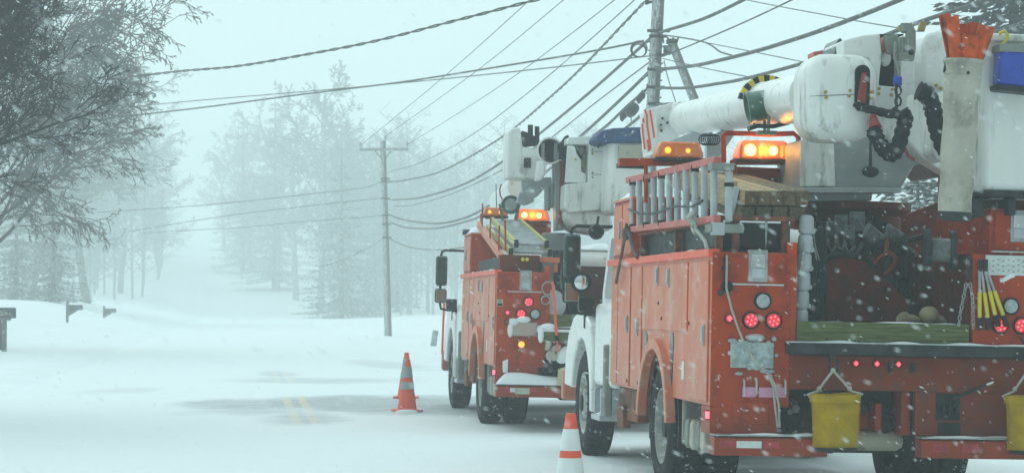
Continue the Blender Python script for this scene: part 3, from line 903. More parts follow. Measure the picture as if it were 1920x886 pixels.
# shackle for the yellow bucket and the two buckets
def yellow_bucket(px0, px1, py0, py1, hx, hy, v, label):
    t = empty('canvas_bucket')
    c = A.w(A.r((px0 + px1) / 2, py1, v))
    t.location = c
    top = A.w(A.r((px0 + px1) / 2, py0, v)).z - c.z
    hk = A.w(A.r(hx, hy, v)) - c
    s_ = (A.w(A.r(px1, py0, v)) - A.w(A.r(px0, py0, v))).length / 2
    mb = MB()
    n_ = 32
    prof = [(.88, 0), (.90, .02), (.93, top * .3), (.965, top * .7), (1.0, top - .02), (1.03, top), (.98, top), (.93, top * .7), (.86, .03)]
    vs, fs = [], []
    for j, (f, h) in enumerate(prof):
        for k in range(n_):
            a = 2 * math.pi * k / n_
            wv = 1 + 0.035 * math.sin(3 * a + h * 9) + 0.02 * math.sin(7 * a + h * 20)
            vs.append((s_ * f * wv * math.cos(a), s_ * f * wv * .85 * math.sin(a), h + (0.012 * math.sin(2 * a) if j in (4, 5, 6) else 0)))
    for j in range(len(prof) - 1):
        for k in range(n_):
            fs.append((j * n_ + k, j * n_ + (k + 1) % n_, (j + 1) * n_ + (k + 1) % n_, (j + 1) * n_ + k))
    fs.append(tuple((len(prof) - 1) * n_ + k for k in range(n_)))
    mb.add(vs, fs)
    mb.build('bucket_body', YELBUCK, t, sharp=60)
    MB().lathe((0, 0, -.004), (0, 0, 1), [(s_ * .86, -.008), (s_ * .9, .006), (s_ * .9, .02), (s_ * .84, .018)], 28).build('bucket_base', BLACK, t)
    mb = MB()
    mb.lathe((0, 0, top - .055), (0, 0, 1), [(s_ * 1.0, 0), (s_ * 1.035, .004), (s_ * 1.045, .05), (s_ * 1.02, .055)], 28)
    mb.build('rim_band', YELBUCK, t)
    mb = MB()
    for sg in (-1, 1):
        a = Vector((sg * s_ * .98, 0, top - .03))
        mb.tube([a, a + Vector((sg * .03, 0, .03)), a.lerp(hk, .3) + Vector((0, 0, -.005)), a.lerp(hk, .6), hk], 0.0095, 8)
        mb.ell(a.lerp(hk, .35), (.018, .018, .02), 8, 6); mb.ell(a.lerp(hk, .05), (.02, .02, .025), 8, 6)
    mb.ell(hk, .018, 8, 6)
    mb.build('rope_handle', ROPE, t)
    return tag(t, label, 'bucket', 'yellow buckets hung on the tail')
yellow_bucket(1521, 1611, 739, 841, 1562, 694, -.26, 'yellow canvas bucket hung by rope below three small red lights')
yellow_bucket(1887, 1977, 742, 846, 1931, 690, -.26, 'yellow canvas bucket cut off by the right edge of the photo')
mb = MB()
for hx, hy in ((1562, 694), (1931, 690)):
    p = A.r(hx, hy, -.22)
    mb.tube([p + Vector((0, 0.20, .22)), p + Vector((0, .06, .12)), p + Vector((-.03, .0, .07)), p + Vector((-.03, -.03, 0)), p + Vector((.03, -.03, 0)), p + Vector((.03, 0, .07)), p + Vector((0, .06, .12))], .009, 8)
    mb.box(p.x - .02, p.x + .02, -.02, .2, 1.13, 1.149)
mb.build('bucket_shackle', DARK, tailA)

# ---- near truck: the loaded bed
mb = MB()
poly = [(1480 + a / 3.69, 380 + b_ / 3.69) for a, b_ in ((218, 818), (225, 520), (240, 405), (310, 372), (540, 388), (660, 520), (740, 592), (830, 690), (830, 818))]
mb.prism(A.poly(poly, .85), 'y', .85, .90)
bp_ = mb.build('bed_divider', REDBED, tailA, bevel=0.006)
mb = MB()
for a, b_ in ((320, 465), (495, 470), (650, 590)):
    p = A.r(1480 + a / 3.69, 380 + b_ / 3.69, .85)
    mb.lathe((p.x, .85, p.z), (0, -1, 0), [(.028, 0), (.028, .012), (.015, .02), (0, .02)], 14)
mb.build('bolt_head', REDBED, bp_)
mb = MB()
pts = [A.r(1480 + a / 3.69, 380 + b_ / 3.69, .84) for a, b_ in ((235, 410), (300, 362), (420, 356), (540, 388), (600, 455))]
mb.tube(pts, .022, 8)
tag(mb.build('hose', HOSE), 'black hose lying along the top of the dark red bed plate', 'hose').matrix_world = A.M
mb = MB()                                      # red box wall with slots, further forward
mb.prism(A.poly([(1519, 424), (1519, 385), (1660, 381), (1669, 388), (1660, 424)], 2.2), 'y', 2.2, 2.9)
wb = mb.build('bed_locker', REDBED, tailA, bevel=0.006)
mb = MB()
for a, b_ in ((1530, 1545), (1552, 1563), (1573, 1603), (1611, 1625), (1633, 1660)):
    mb.prism(A.poly([(a, 388), (b_, 387), (b_, 395), (a, 396)], 2.2), 'y', 2.192, 2.202)
mb.build('locker_slot', DARK, wb)
mb = MB()
mb.prism(A.poly([(1662, 600), (1672, 412), (1762, 378), (1762, 330), (1772, 330), (1775, 378), (1845, 380), (1850, 600)], 2.6), 'y', 2.6, 2.66)
mb.build('winch_frame', REDBED, tailA, bevel=0.006)
# stacked pale insulating covers at the left of the bed
t = empty('line_cover_stack'); t.matrix_world = A.M
for k in range(6):
    p = A.r(1507 - k * 2.2 + 6, 395 + k * 35 + 8, .18)
    q = A.r(1505 - k * 2.2 + 6, 430 + k * 35 + 8, .18)
    c = MB()
    c.tube([p, p.lerp(q, .15), p.lerp(q, .8), q], [.035, .052, .058, .05], 10)
    c.ell(p.lerp(q, .85) + Vector((.055, -.01, 0)), (.015, .012, .02), 8, 6)
    c.build('line_cover', GREYP, t)
mb = MB(); p, q = A.r(1508, 455, .1), A.r(1499, 515, .1)
mb.tube([p, q, q + Vector((-.02, 0, -.02)), q + Vector((-.04, 0, .02))], .007, 6)
mb.build('hook_stick', STEEL, t)
tag(t, 'column of pale grey insulating sleeves hanging at the left side of the bed', 'line cover')
mb = MB()
for k, (a, b_, c) in enumerate(((1524, 425, 1530), (1531, 430, 1537), (1538, 420, 1541), (1520, 520, 1523), (1545, 440, 1542))):
    mb.tube([A.r(a, b_, .45), A.r((a + c) / 2 + 1, 510, .4), A.r(c, 598, .45)], [.02, .028, .02], 8)
tag(mb.build('hose', HOSE), 'bundle of black hoses hanging between grey sleeves and red bed plate', 'hose').matrix_world = A.M
mb = MB()
for a, b_ in ((1521, 1531), (1524, 1536), (1526, 1531)):
    mb.tube([A.r(a, 437, .3), A.r((a + b_) / 2, 465, .3), A.r(b_, 488, .3)], .004, 5)
tag(mb.build('wire_coil', WIREM), 'thin bright wires strung beside the grey insulating sleeves', 'wire').matrix_world = A.M
# clamps hanging from the locker
def clamp(px, py, v, s_, label):
    t = empty('line_clamp'); t.matrix_world = A.M
    p = A.r(px, py, v)
    MB().box(p.x - .05 * s_, p.x + .05 * s_, p.y - .03, p.y + .03, p.z - .02, p.z + .12 * s_).build('clamp_body', CLAMPM, t, bevel=0.012)
    mb = MB()
    mb.tube([p + Vector((-.03, 0, -.02)), p + Vector((-.04, -.02, -.10 * s_)), p + Vector((0, -.02, -.15 * s_)), p + Vector((.045, -.01, -.09 * s_))], .018, 8)
    mb.tube([p + Vector((0, -.03, .08)), p + Vector((0, -.06, .08))], .022, 8)
    mb.build('clamp_jaw', CLAMPM, t)
    return tag(t, label, 'clamp', 'clamps hung in the bed')
clamp(1577, 432, 1.2, 1.0, 'grey steel clamp hanging at the left end under the slotted red locker')
clamp(1592, 445, 1.1, .8, 'grey steel clamp hanging low between two larger clamps in the bed')
clamp(1607, 430, 1.2, 1.15, 'grey steel clamp with pale face hanging right of the other clamps')
clamp(1560, 440, 1.3, .9, 'dark clamp nearest the hanging hoses in the truck bed')
def pulley(px0, py0, px1, py1, v, label):
    t = empty('pulley_block'); t.matrix_world = A.M
    p, q = A.r(px0, py0, v), A.r(px1, py1, v + .1)
    MB().beam(p, q, .05, .13).build('side_plate', CLAMPM, t, bevel=0.02)
    m_ = p.lerp(q, .75)
    MB().lathe(m_ + Vector((-.05, 0, -.03)), (1, 0, 0), [(.085, 0), (.06, .04), (.06, .06), (.085, .1)], 18).build('sheave', DARK, t)
    MB().beam(q + Vector((0, 0, -.05)), q + Vector((.01, 0, -.28)), .07, .05).build('strap', DARK, t, bevel=0.01)
    return tag(t, label, 'pulley', 'pulley blocks in the bed')
pulley(1622, 430, 1660, 462, 1.0, 'grey pulley block leaning in the bed left of the orange cutters')
pulley(1660, 432, 1695, 455, 1.3, 'grey pulley block leaning in the bed behind the orange cutters')
t = empty('cutters'); t.matrix_world = A.M
pts = [A.r(1480 + a / 3.69, 380 + b_ / 3.69, .75) for a, b_ in ((585, 425), (640, 365), (700, 345), (735, 375), (730, 420), (690, 470), (655, 497))]
MB().tube(pts, .014, 10).build('handle', ORANGEDK, t)
p = A.r(1480 + 668 / 3.69, 380 + 345 / 3.69, .75)
MB().tube([p, p + Vector((.005, 0, .07)), p + Vector((.01, 0, .11))], [.02, .016, .004], 8).build('blade', ORANGEDK, t)
tag(t, 'orange loop handled cutters standing on the dark red bed plate', 'cutters')
mb = MB()
for i in range(34):
    px, py = rnd.uniform(1545, 1750), rnd.uniform(425, 575)
    p = A.r(px, py, rnd.uniform(1.5, 2.1))
    mb.tube([p + Vector((rnd.uniform(-.2, .2), rnd.uniform(-.1, .1), rnd.uniform(-.15, .15))), p, p + Vector((rnd.uniform(-.2, .2), rnd.uniform(-.1, .1), rnd.uniform(-.2, .1)))], rnd.uniform(.02, .06), 7)
t = mb.build('rigging_heap', HOSE); t.matrix_world = A.M
tag(t, 'dark tangled heap of rigging filling the back of the near truck bed', 'rigging', kind='stuff')
# wire spool
t = empty('wire_spool'); t.matrix_world = A.M
a, c = A.r(1738, 467, .18), A.r(1786, 470, .18)
for p in (a, c):
    MB().lathe(p - Vector((.02, 0, 0)), (1, -0.20, 0), [(.04, -.002), (.145, 0), (.15, .01), (.15, .03), (.145, .04), (.04, .042)], 30).build('flange', DARK, t)
mb = MB()
prof = []
n_ = 34
L_ = (c - a).length - .04
for k in range(n_):
    prof += [(.082 + (.006 if k % 2 else 0) , .02 + L_ * k / n_)]
mb.lathe(a, (c - a), prof, 24)
mb.build('wound_wire', WIREM, t)
tag(t, 'spool of bright grey wire with dark flanges mounted in the truck bed', 'wire spool')
# beige bag, chain, yellow handled tools
mb = MB(); p = A.r(1742, 590, .25)
mb.ell(p + Vector((0, 0, .0)), (.075, .07, .065), 18, 12)
for k in range(3): mb.ell(p + Vector((-.09 - .05 * k, .03, -.03)), (.06, .03, .02 + .012 * k), 10, 6, Matrix.Rotation(.5 - k * .6, 3, 'Y'))
mb.ell(p + Vector((.10, .02, -.03)), (.05, .03, .025), 10, 6, Matrix.Rotation(.5, 3, 'Y'))
tag(mb.build('leather_glove', WOODTAN), 'crumpled tan leather glove lying on the bed edge under the wire spool', 'glove').matrix_world = A.M
def chain(pts, label):
    mb = MB()
    tot = sum((pts[i + 1] - pts[i]).length for i in range(len(pts) - 1))
    k = 0
    for i in range(len(pts) - 1):
        d = pts[i + 1] - pts[i]
        m_ = max(1, int(d.length / .03))
        for j in range(m_):
            c = pts[i] + d * (j + .5) / m_
            k += 1
            ax = d.normalized()
            sd_ = ax.cross(Vector((0, 1, 0)) if k % 2 else Vector((1, .4, 0))).normalized()
            mb.tube([c + ax * .02 * math.cos(q) + sd_ * .011 * math.sin(q) for q in [x * math.pi / 4 for x in range(8)]], .0045, 5, closed=True)
    return tag(mb.build('chain', STEEL), label, 'chain', 'chains at the right of the bed')
V = lambda *a: A.r(*a)
chain([V(1812, 530, -.05), V(1806, 560, -.05), V(1800, 590, -.05), V(1797, 612, -.06)], 'steel chain hanging over the plank, left one of the pair').matrix_world = A.M
chain([V(1818, 530, -.05), V(1824, 560, -.05), V(1825, 615, -.05)], 'steel chain hanging on the orange cabinet edge, right one of the pair').matrix_world = A.M
mb = MB()
p, q = V(1815, 480, .0), V(1815, 525, -.02)
mb.beam(p, q, .03, .03); mb.ell(V(1830, 490, .05), (.06, .04, .05), 10, 7); mb.ell(V(1838, 512, .02), (.04, .04, .045), 10, 7)
tag(mb.build('ratchet', DARK), 'dark rusty ratchet binder above the hanging chains', 'ratchet').matrix_world = A.M
def bolt_cutters(p0, p1, label):
    t = empty('bolt_cutters'); t.matrix_world = A.M
    (x0, y0), (x1, y1) = p0, p1
    a, b_ = V(x0, y0, -.04), V(x1, y1, -.07)
    for sg in (-1, 1):
        o = Vector((.018 * sg, 0, 0)); e = Vector((.03 * sg, 0, 0))
        m_ = a.lerp(b_, .38) + o; k_ = a.lerp(b_, .8) + e
        MB().tube([a + o * .4, m_], .011, 8).build('arm', STEEL, t)
        MB().tube([m_, k_], .015, 10).build('handle', YELPLAST, t)
        MB().tube([k_, b_ + e], .021, 10).build('grip', BLACK, t)
    MB().obox(a + Vector((0, 0, .03)), (.03, .025, .09)).build('jaw', DARK, t, bevel=0.006)
    return tag(t, label, 'bolt cutters', 'bolt cutters on the tail')
bolt_cutters((1838, 505), (1846, 618), 'yellow handled bolt cutters hanging straight beside the chains')
bolt_cutters((1848, 505), (1880, 612), 'yellow handled bolt cutters hanging aslant over the red tail light')
# right tower front: locker with latch and the white reflective sheet
up = MB().box(2.05, 2.5, 0.0, 1.3, 1.905, 2.235).build('upper_locker', ORANGE, tailA, bevel=0.006)
dd = MB().box(2.085, 2.49, -.012, -.001, 1.93, 2.21).build('locker_door', ORANGE, up, bevel=0.004)
q = A.r(1911, 424, 0); latch(A, (q.x, -.012, q.z), dd)
MB().box(2.06, 2.5, -.04, 0.0, 1.915, 1.925).build('drip_rail', ALLOY, up)
mb = MB(); a, c = A.r(1846, 515, 0), A.r(1940, 480, 0)
mb.box(a.x, 2.495, -.021, -.0155, a.z, c.z)
sh = mb.build('reflective_sheet', REFWHT, tailA)
mb = MB()
for i in range(11):
    for j in range(3):
        x = a.x + .05 + i * .038; z = a.z + .025 + j * .038 + (.01 if i % 2 else 0)
        if x < 2.48: mb.box(x, x + .014, -.0235, -.0215, z, z + .006)
mb.build('red_pattern', REFRED, sh)
mb = MB(); p = V(1886, 521, 0)
mb.ell((p.x, -.02, p.z), (.06, .012, .018), 10, 6, Matrix.Rotation(-.5, 3, 'Y'))
mb.ell((p.x + .03, -.02, p.z + .02), (.035, .012, .02), 10, 6)
mb.build('snow_patch', SNOW, tailA)
MB().box(2.1, 2.5, .1, 1.2, 2.236, 2.31).build('locker_top', REDBED, up)

# ---- near truck: ladder, timbers, crates, racks
def ladder_side():
    t = empty('extension_ladder'); t.matrix_world = A.M
    a, b_ = A.u(1345, 300, -.0), A.u(1178, 338, 0)
    c, d = A.u(1345, 410, 0), A.u(1178, 431, 0)
    for p, q in ((a, b_), (c, d)):
        MB().beam(p, q, .05, .052).build('ladder_rail', LADRED, t, bevel=0.006)
    N_ = 11
    for k in range(N_):
        f = (k + .35) / N_
        p, q = a.lerp(b_, f), c.lerp(d, f)
        mb = MB()
        mb.slot(0).tube([p, q], .026, 12)
        if k in (2, 6, 8, 10): mb.slot(1).tube([p, p.lerp(q, .12)], .031, 12); mb.tube([q.lerp(p, .1), q], .031, 12)
        mb.build('ladder_rung', [GREYP, BLACK], t)
    mb = MB()
    pts = [a.lerp(b_, f).lerp(c.lerp(d, f), g) + Vector((-.03, 0, 0)) for f, g in ((.95, .6), (.8, .72), (.6, .76), (.4, .68), (.2, .74), (.1, .66))]
    mb.tube(pts, .009, 6)
    mb.build('bungee_cord', BLACK, t)
    return tag(t, 'red railed ladder with grey rungs carried on edge along the near truck side', 'ladder')
ladder_side()
mb = MB()
p, q = V(1367, 322, -.1), V(1366, 415, -.1)
mb.slot(0).tube([p, q], .028, 12)
mb.slot(1).tube([p.lerp(q, .22), p.lerp(q, .3)], .036, 12)
mb.slot(0).tube([V(1382, 350, .1), V(1368, 412, .1)], .022, 10)
mb.slot(2).box(p.x - .13, p.x + .03, -.14, .02, p.z + .01, p.z + .06); mb.box(q.x - .14, q.x + .1, -.16, .06, q.z - .08, q.z - .02)
mb.slot(0).box(q.x - .13, q.x - .04, -.17, -.1, q.z - .1, q.z - .01)
mb.build('ladder_bracket', [GREYP, BLACK, COLLET], A.root, bevel=0.004)
mb = MB()
for x, y in ((.03, .02), (.03, 1.6), (.03, 3.2), (.16, .05), (.52, .05)):
    mb.box(x, x + .05, y, y + .05, 1.873, 2.13)
mb.box(.02, .6, .0, .06, 2.10, 2.135); mb.box(.02, .08, 0.06, 3.3, 2.08, 2.10)
mb.build('rack_post', RUST, A.root, bevel=0.004)
t = MB().box(.09, .60, .12, 3.3, 1.895, 2.09)
t = t.build('storage_bin', BLACK, None, bevel=0.02); t.matrix_world = A.M
tag(t, 'long black bin on top of the near truck side cabinets below the ladder', 'storage bin')
mb = MB()
for k in range(7): mb.ell((.14 + k * .06, .2, 1.93 + rnd.uniform(0, .05)), (.04, .05, rnd.uniform(.05, .1)), 8, 6)
t = mb.build('black_bag', HOSE); t.matrix_world = A.M
tag(t, 'row of black lumpy bags on the near truck tail cabinet under the timbers', 'bag')
# timbers: each a thing
rot_up = 0.28 / 2.5
for k in range(5):
    px = 1397 + k * 24.2
    a = V(px + 11, 371, .12)
    b_ = a + Vector((0, 2.4, .27))
    o = MB()
    o.slot(0 if k in (0, 1, 2) else 1).beam(a + Vector((0, .004, 0)), b_, .088, .105)
    o.slot(2).beam(a - Vector((0, .002, 0)), a + Vector((0, .004, 0)), .088, .105)
    o = o.build('timber', [LUMBER, LUMBEROLD, ENDGRAIN], bevel=0.004); o.matrix_world = A.M
    tag(o, ['leftmost square timber in the top layer, pale, beside the grey post', 'second pale square timber from the grey post in the top layer', 'middle square timber in the top layer, pale with a dark end',
            'fourth square timber in the top layer, weathered brown', 'outermost weathered square timber at the right of the top layer'][k], 'timber', 'square timbers on the near truck rack')
for k in range(4):
    px = 1388 + k * 31
    a = V(px + 13, 400, .25)
    b_ = a + Vector((0, 2.2, .25))
    o = MB()
    o.slot(1).beam(a, b_, .11, .10)
    o = o.build('timber', [LUMBER, LUMBEROLD], bevel=0.004); o.matrix_world = A.M
    tag(o, ['dark timber under the pale ones, nearest the grey post', 'second dark timber from the grey post in the lower layer', 'third dark timber from the grey post in the lower layer',
            'dark timber at the right end of the lower layer'][k], 'timber', 'square timbers on the near truck rack')
o = MB().beam(V(1378, 365, .3), V(1375, 365, .3) + Vector((-.02, 2.2, .26)), .03, .2).build('plank', LUMBER, bevel=0.003); o.matrix_world = A.M
tag(o, 'pale plank on edge between the ladder and the square timbers', 'plank')
mb = MB(); p = V(1437, 407, .1)
mb.tube([p, p + Vector((0, 0, -.16)), p + Vector((0, 0, -.23))], [.012, .006, .001], 6)
t = mb.build('icicle', mat('ice', (.75, .82, .82), .1, trans=.6)); t.matrix_world = A.M
tag(t, 'thin white icicle hanging under the stacked timbers', 'icicle')
# ropes tied on the ladder
mb = MB()
p = A.u(1303, 408, -.06)
for k in range(5):
    mb.tube([p + Vector((-.02, .05 * k - .1, .04)), p + Vector((-.05, .04 * k - .1, 0)), p + Vector((-.01, .05 * k - .1, -.04))], .012, 6)
pp = [A.u(x, y, -.07) for x, y in ((1303, 405), (1305, 430), (1313, 440), (1322, 452), (1325, 465))]
mb.tube(pp, .014, 8)
mb.tube([A.u(x, y, -.07) for x, y in ((1300, 410), (1298, 428), (1303, 438))], .014, 8)
t = mb.build('rope', ROPE); t.matrix_world = A.M
tag(t, 'knotted pale rope tied round the lower ladder rail, ends hanging', 'rope')
mb = MB()
mb.tube([A.u(x, y, -.05) for x, y in ((1175, 420), (1172, 440), (1167, 470), (1160, 505), (1155, 530))], .014, 8)
mb.tube([A.u(x, y, -.04) for x, y in ((1175, 425), (1182, 445), (1188, 470), (1195, 482))], .018, 8)
mb.ell(A.u(1174, 438, -.05), (.04, .05, .06), 8, 6)
t = mb.build('rope', ROPEDK); t.matrix_world = A.M
tag(t, 'dark wet rope knotted at the front end of the near ladder', 'rope')

# ---- near truck: beacons on the headboard and spotlight
VB = 2.2
p = V(1271, 297, VB + .2); beacon(A, p, .40, (.25, 0.0))
p = V(1428, 299, VB); beacon(A, p, .455, (1.0, .62))
mb = MB()
tb = lambda pts, r=.022: mb.tube([A.r(x, y, v) for x, y, v in pts], r, 8)
tb(((1357, 305, VB - .1), (1357, 252, VB - .1), (1362, 249, VB - .1), (1420, 251, VB - .1), (1440, 252, VB - .1), (1488, 250, VB - .1), (1497, 258, VB - .1), (1498, 345, VB - .1)))
a, b_ = V(1375, 303, VB), V(1496, 303, VB); mb.beam(a, b_, .10, .05)
a, b_ = V(1160, 304, VB + .3), V(1345, 304, VB + .3); mb.beam(a, b_, .12, .06)
tb(((1211, 300, VB + .3), (1211, 330, VB + .3), (1211, 380, VB + .3)), .018)
tb(((1330, 300, VB), (1330, 420, VB)), .03); tb(((1375, 300, VB), (1375, 420, VB)), .03); tb(((1494, 300, VB), (1494, 430, VB)), .03)
for z in (320, 330): mb.beam(V(1380, z, VB + .1), V(1480, z, VB + .1), .03, .03)
mb.prism(A.poly([(1382, 312), (1480, 316), (1480, 345), (1382, 340)], VB + .15), 'y', VB + .15, VB + .17)
hb = mb.build('beacon_rack', ORANGE, A.root, bevel=0.004)
mb = MB()
for k in range(9):
    x = 1386 + k * 10.5
    mb.beam(V(x, 328, VB + .14), V(x + 11, 344, VB + .14), .012, .012); mb.beam(V(x + 11, 328, VB + .14), V(x, 344, VB + .14), .012, .012)
mb.build('rack_mesh', RUST, hb)
def spotlight(T, c, aim, r, L_, name='spotlight', yoke=True):
    c, aim = Vector(c), Vector(aim).normalized()
    g = MB().lathe(c - aim * L_ * .5, aim, [(0, 0), (r * .35, .0), (r * .75, L_ * .12), (r * .95, L_ * .4), (r, L_ * .9), (r * 1.04, L_ * .92), (r * 1.04, L_), (r * .9, L_), (r * .85, L_ * .9)], 28).build('spotlight', SPOTGRN, T.root)
    MB().lathe(c - aim * L_ * .5, aim, [(0, L_ * .93), (r * .5, L_ * .92), (r * .88, L_ * .88)], 24).build('lamp_glass', CLEAR, g)
    if yoke:
        s_ = aim.cross(Vector((0, 0, 1))).normalized()
        mb = MB()
        for sg in (-1, 1): mb.beam(c + s_ * r * 1.06 * sg, c + s_ * r * .7 * sg - Vector((0, 0, r * 1.75)), .02, .035)
        mb.box(c.x - .075, c.x + .075, c.y - .05, c.y + .05, c.z - r * 1.95, c.z - r * 1.7)
        mb.build('yoke', COLLET, g)
    return g
sp = spotlight(A, V(1438, 196, VB - .4), (-.97, .06, -.2), .125, .33)
mb = MB()
mb.tube([V(x, y, VB - .5) for x, y in ((1478, 190, ), (1488, 200), (1490, 215), (1478, 230), (1450, 237), (1420, 236), (1402, 242))], .018, 8)
mb.tube([V(1412, 215, VB - .4), V(1415, 240, VB - .3)], .008, 6)
mb.build('power_cable', BLACK, sp)

# ---- near truck: boom
a, b_ = V(1525, 180, .62), V(1286, 222, 7.2)
ax = (b_ - a).normalized(); L_ = (b_ - a).length
bm_ = MB().lathe(a, ax, [(.188, 0), (.19, .1), (.180, L_ * .5), (.168, L_), (.176, L_ + .002), (.176, L_ + .03), (.13, L_ + .03)], 36).build('boom', WHITE, A.root)
e = b_
# tip bracket
rt_ = MB()
f1, f2 = V(1283, 192, 7.25), V(1283, 262, 7.25)
rt_.prism(A.poly([(1217, 203), (1272, 190), (1284, 230), (1272, 262), (1238, 285), (1224, 290)], 7.3), 'y', 7.3, 7.9)
rt_.ell(V(1268, 203, 7.2), (.05, .05, .06), 10, 8)
bt = rt_.build('boom_tip', WHITE, bm_, bevel=0.02)
mb = MB(); P_ = A.poly([(1204, 268), (1201, 245), (1204, 220), (1209, 207), (1217, 203), (1227, 214), (1232, 233), (1231, 258), (1224, 280), (1213, 288)], 7.27)
mb.prism(P_, 'y', 7.25, 7.29)
ep = mb.build('end_plate', WHITEF, bt, bevel=0.004)
mb = MB()
for pts in (((1209, 206), (1213, 216), (1214, 236), (1218, 262), (1220, 280)), ((1219, 206), (1222, 225), (1225, 245), (1227, 258)), ((1204, 232), (1206, 252), (1209, 280)), ((1214, 262), (1216, 272), (1217, 283)), ((1206, 222), (1207, 230))):
    q = A.poly(pts, 7.24)
    for i in range(len(q) - 1):
        mb.beam((q[i][0], 7.246, q[i][1]), (q[i + 1][0], 7.246, q[i + 1][1]), .006, .020)
mb.build('warning_stripe', ORSTRIPE, ep)
mb = MB()
for px, py in ((1242, 222), (1239, 234), (1240, 245), (1251, 230), (1258, 226), (1267, 224), (1229, 237), (1221, 240)):
    p = V(px, py, 7.29); mb.lathe((p.x, 7.298, p.z), (0, -1, 0), [(.012, 0), (.012, .03), (0, .032)], 8)
q = A.poly([(1266, 208), (1268, 212), (1267, 225), (1268, 238), (1264, 243), (1265, 225)], 7.29); mb.prism(q, 'y', 7.29, 7.302)
mb.build('bolt_head', DARK, bt)
# rest under the boom
mb = MB()
mb.prism(A.poly([(1240, 270), (1320, 240), (1325, 262), (1260, 300)], 6.2), 'y', 6.2, 6.5)
mb.build('boom_rest', GREYP, A.root, bevel=0.006); mb = MB()
mb.prism(A.poly([(1325, 262), (1372, 232), (1378, 252), (1345, 300), (1325, 300)], 4.6), 'y', 4.6, 4.7)
mb.build('boom_rest', GREYP, A.root, bevel=0.006)
mb = MB()
for k in range(6):
    q = V(1320 + k * 4, 262, 4.5); mb.tube([q + Vector((.05 * math.sin(x), 0, .05 * math.cos(x))) for x in [j * math.pi / 4 for j in range(8)]], .006, 5, closed=True)
mb.build('cable_loop', BLACK, A.root)
# striped collar over the boom
cen = a.lerp(b_, .30)
mb = MB(); sd_ = ax.cross(Vector((0, 0, 1))).normalized(); upv = sd_.cross(ax)
nseg = 9
for k in range(nseg):
    t0, t1 = R(62 + 108 * k / nseg), R(62 + 108 * (k + 1) / nseg)
    mb.slot(k % 2)
    prof = []
    for t_ in (t0, t1):
        d_ = sd_ * math.cos(t_) + upv * math.sin(t_)
        prof.append([cen + d_ * .19 - ax * .05, cen + d_ * .243 - ax * .05, cen + d_ * .243 + ax * .02, cen + d_ * .19 + ax * .02])
    vs = prof[0] + prof[1]
    mb.add(vs, [(0, 1, 2, 3), (7, 6, 5, 4), (0, 4, 5, 1), (1, 5, 6, 2), (2, 6, 7, 3), (3, 7, 4, 0)])
mb.build('striped_collar', [BLACK, HOOKYEL], bm_)
# elbow cover
c0, c1_ = V(1498, 264, .35), V(1640, 106, .35)
el = MB().box(c0.x, c1_.x, .12, .70, c0.z, c1_.z).build('elbow_cover', WHITEF, bm_, bevel=0.175)
el.modifiers['bevel'].segments = 6
mb = MB()
P_ = arc(0, .105, .055, 0, 180, 10) + arc(0, -.105, .055, 180, 360, 10)
q = V(1616, 163, .12)
mb.prism([(q.x + x, q.z + z) for x, z in P_], 'y', .10, .128)
sl = mb.build('hose_recess_shade', BLACK, el)  # thin black capsule laid on the cover; recess shade is its colour
mb = MB()
for k in range(4):
    mb.tube([q + Vector((-.035 + k * .015, -.03, -.12)), q + Vector((-.02 + k * .012, -.035, -.02)), q + Vector((.0 + k * .004, -.03, .10))], .012, 8)
mb.build('red_hose', mat('red hose', (.28, .025, .025), .5, vary=.2), sl)
mb = MB()
for px, py in ((1548, 173), (1549, 183), (1594, 170), (1592, 180), (1636, 173), (1634, 182)):
    p = V(px, py, .12); mb.lathe((p.x, .12, p.z), (0, -1, 0), [(.013, -.02), (.013, .006), (0, .008)], 12)
mb.build('brass_bolt', mat('brass bolt', (.45, .33, .1), .4, metal=.7), el)
p0, p1 = V(1503, 180, .12), V(1640, 176, .12)
mb = MB(); mb.beam((p0.x + .06, .1185, p0.z), (p1.x - .03, .1185, p1.z), .004, .004); mb.build('seam', DARK, el)
# white knuckle housings
mb = MB()
mb.prism(A.poly([(1580, 76), (1618, 66), (1650, 63), (1654, 100), (1648, 160), (1690, 164), (1691, 66), (1714, 70), (1716, 175), (1702, 180), (1700, 208), (1660, 245), (1640, 210), (1636, 150), (1630, 110), (1582, 104)], .4), 'y', .4, .95)
kn = mb.build('knuckle_housing', WHITE, bm_, bevel=0.012)
mb = MB(); mb.prism(A.poly([(1648, 64), (1694, 64), (1694, 166), (1644, 162)], .6), 'y', .6, .7); mb.build('opening_backdrop', BLACK, kn)  # black backdrop, so the shade inside the opening is in its colour
mb = MB(); mb.prism(A.poly([(1654, 70), (1660, 70), (1660, 98), (1652, 98)], .5), 'y', .45, .55); mb.build('red_block', LADRED, kn)
mb = MB(); mb.ell(V(1660, 110, .5), (.045, .05, .06), 12, 8); mb.build('white_cap', WHITE, kn)
mb = MB(); mb.prism(A.poly([(1566, 104), (1567, 88), (1571, 76), (1576, 70), (1580, 76), (1582, 104)], .6), 'y', .6, 1.0); mb.build('green_shield', MIRBACK, bm_, bevel=0.01)
mb = MB(); mb.prism(A.poly([(1526, 120), (1526, 97), (1567, 90), (1567, 112)], 1.1), 'y', 1.1, 1.3); mb.build('red_guard', LADRED, bm_, bevel=0.006)
mb = MB()
mb.prism(A.poly([(1722, 68), (1752, 62), (1757, 75), (1772, 78), (1776, 150), (1768, 172), (1752, 176), (1716, 160), (1714, 90)], .7), 'y', .5, 1.1)
kb = mb.build('knuckle_housing', WHITE, bm_, bevel=0.03)
mb = MB()
for px, py in ((1763, 158), (1772, 163), (1648, 166), (1647, 176), (1673, 168), (1671, 178)):
    p = V(px, py, .4); mb.lathe((p.x, .5 if px > 1700 else .4, p.z), (0, -1, 0), [(.013, -.02), (.013, .006), (0, .008)], 12)
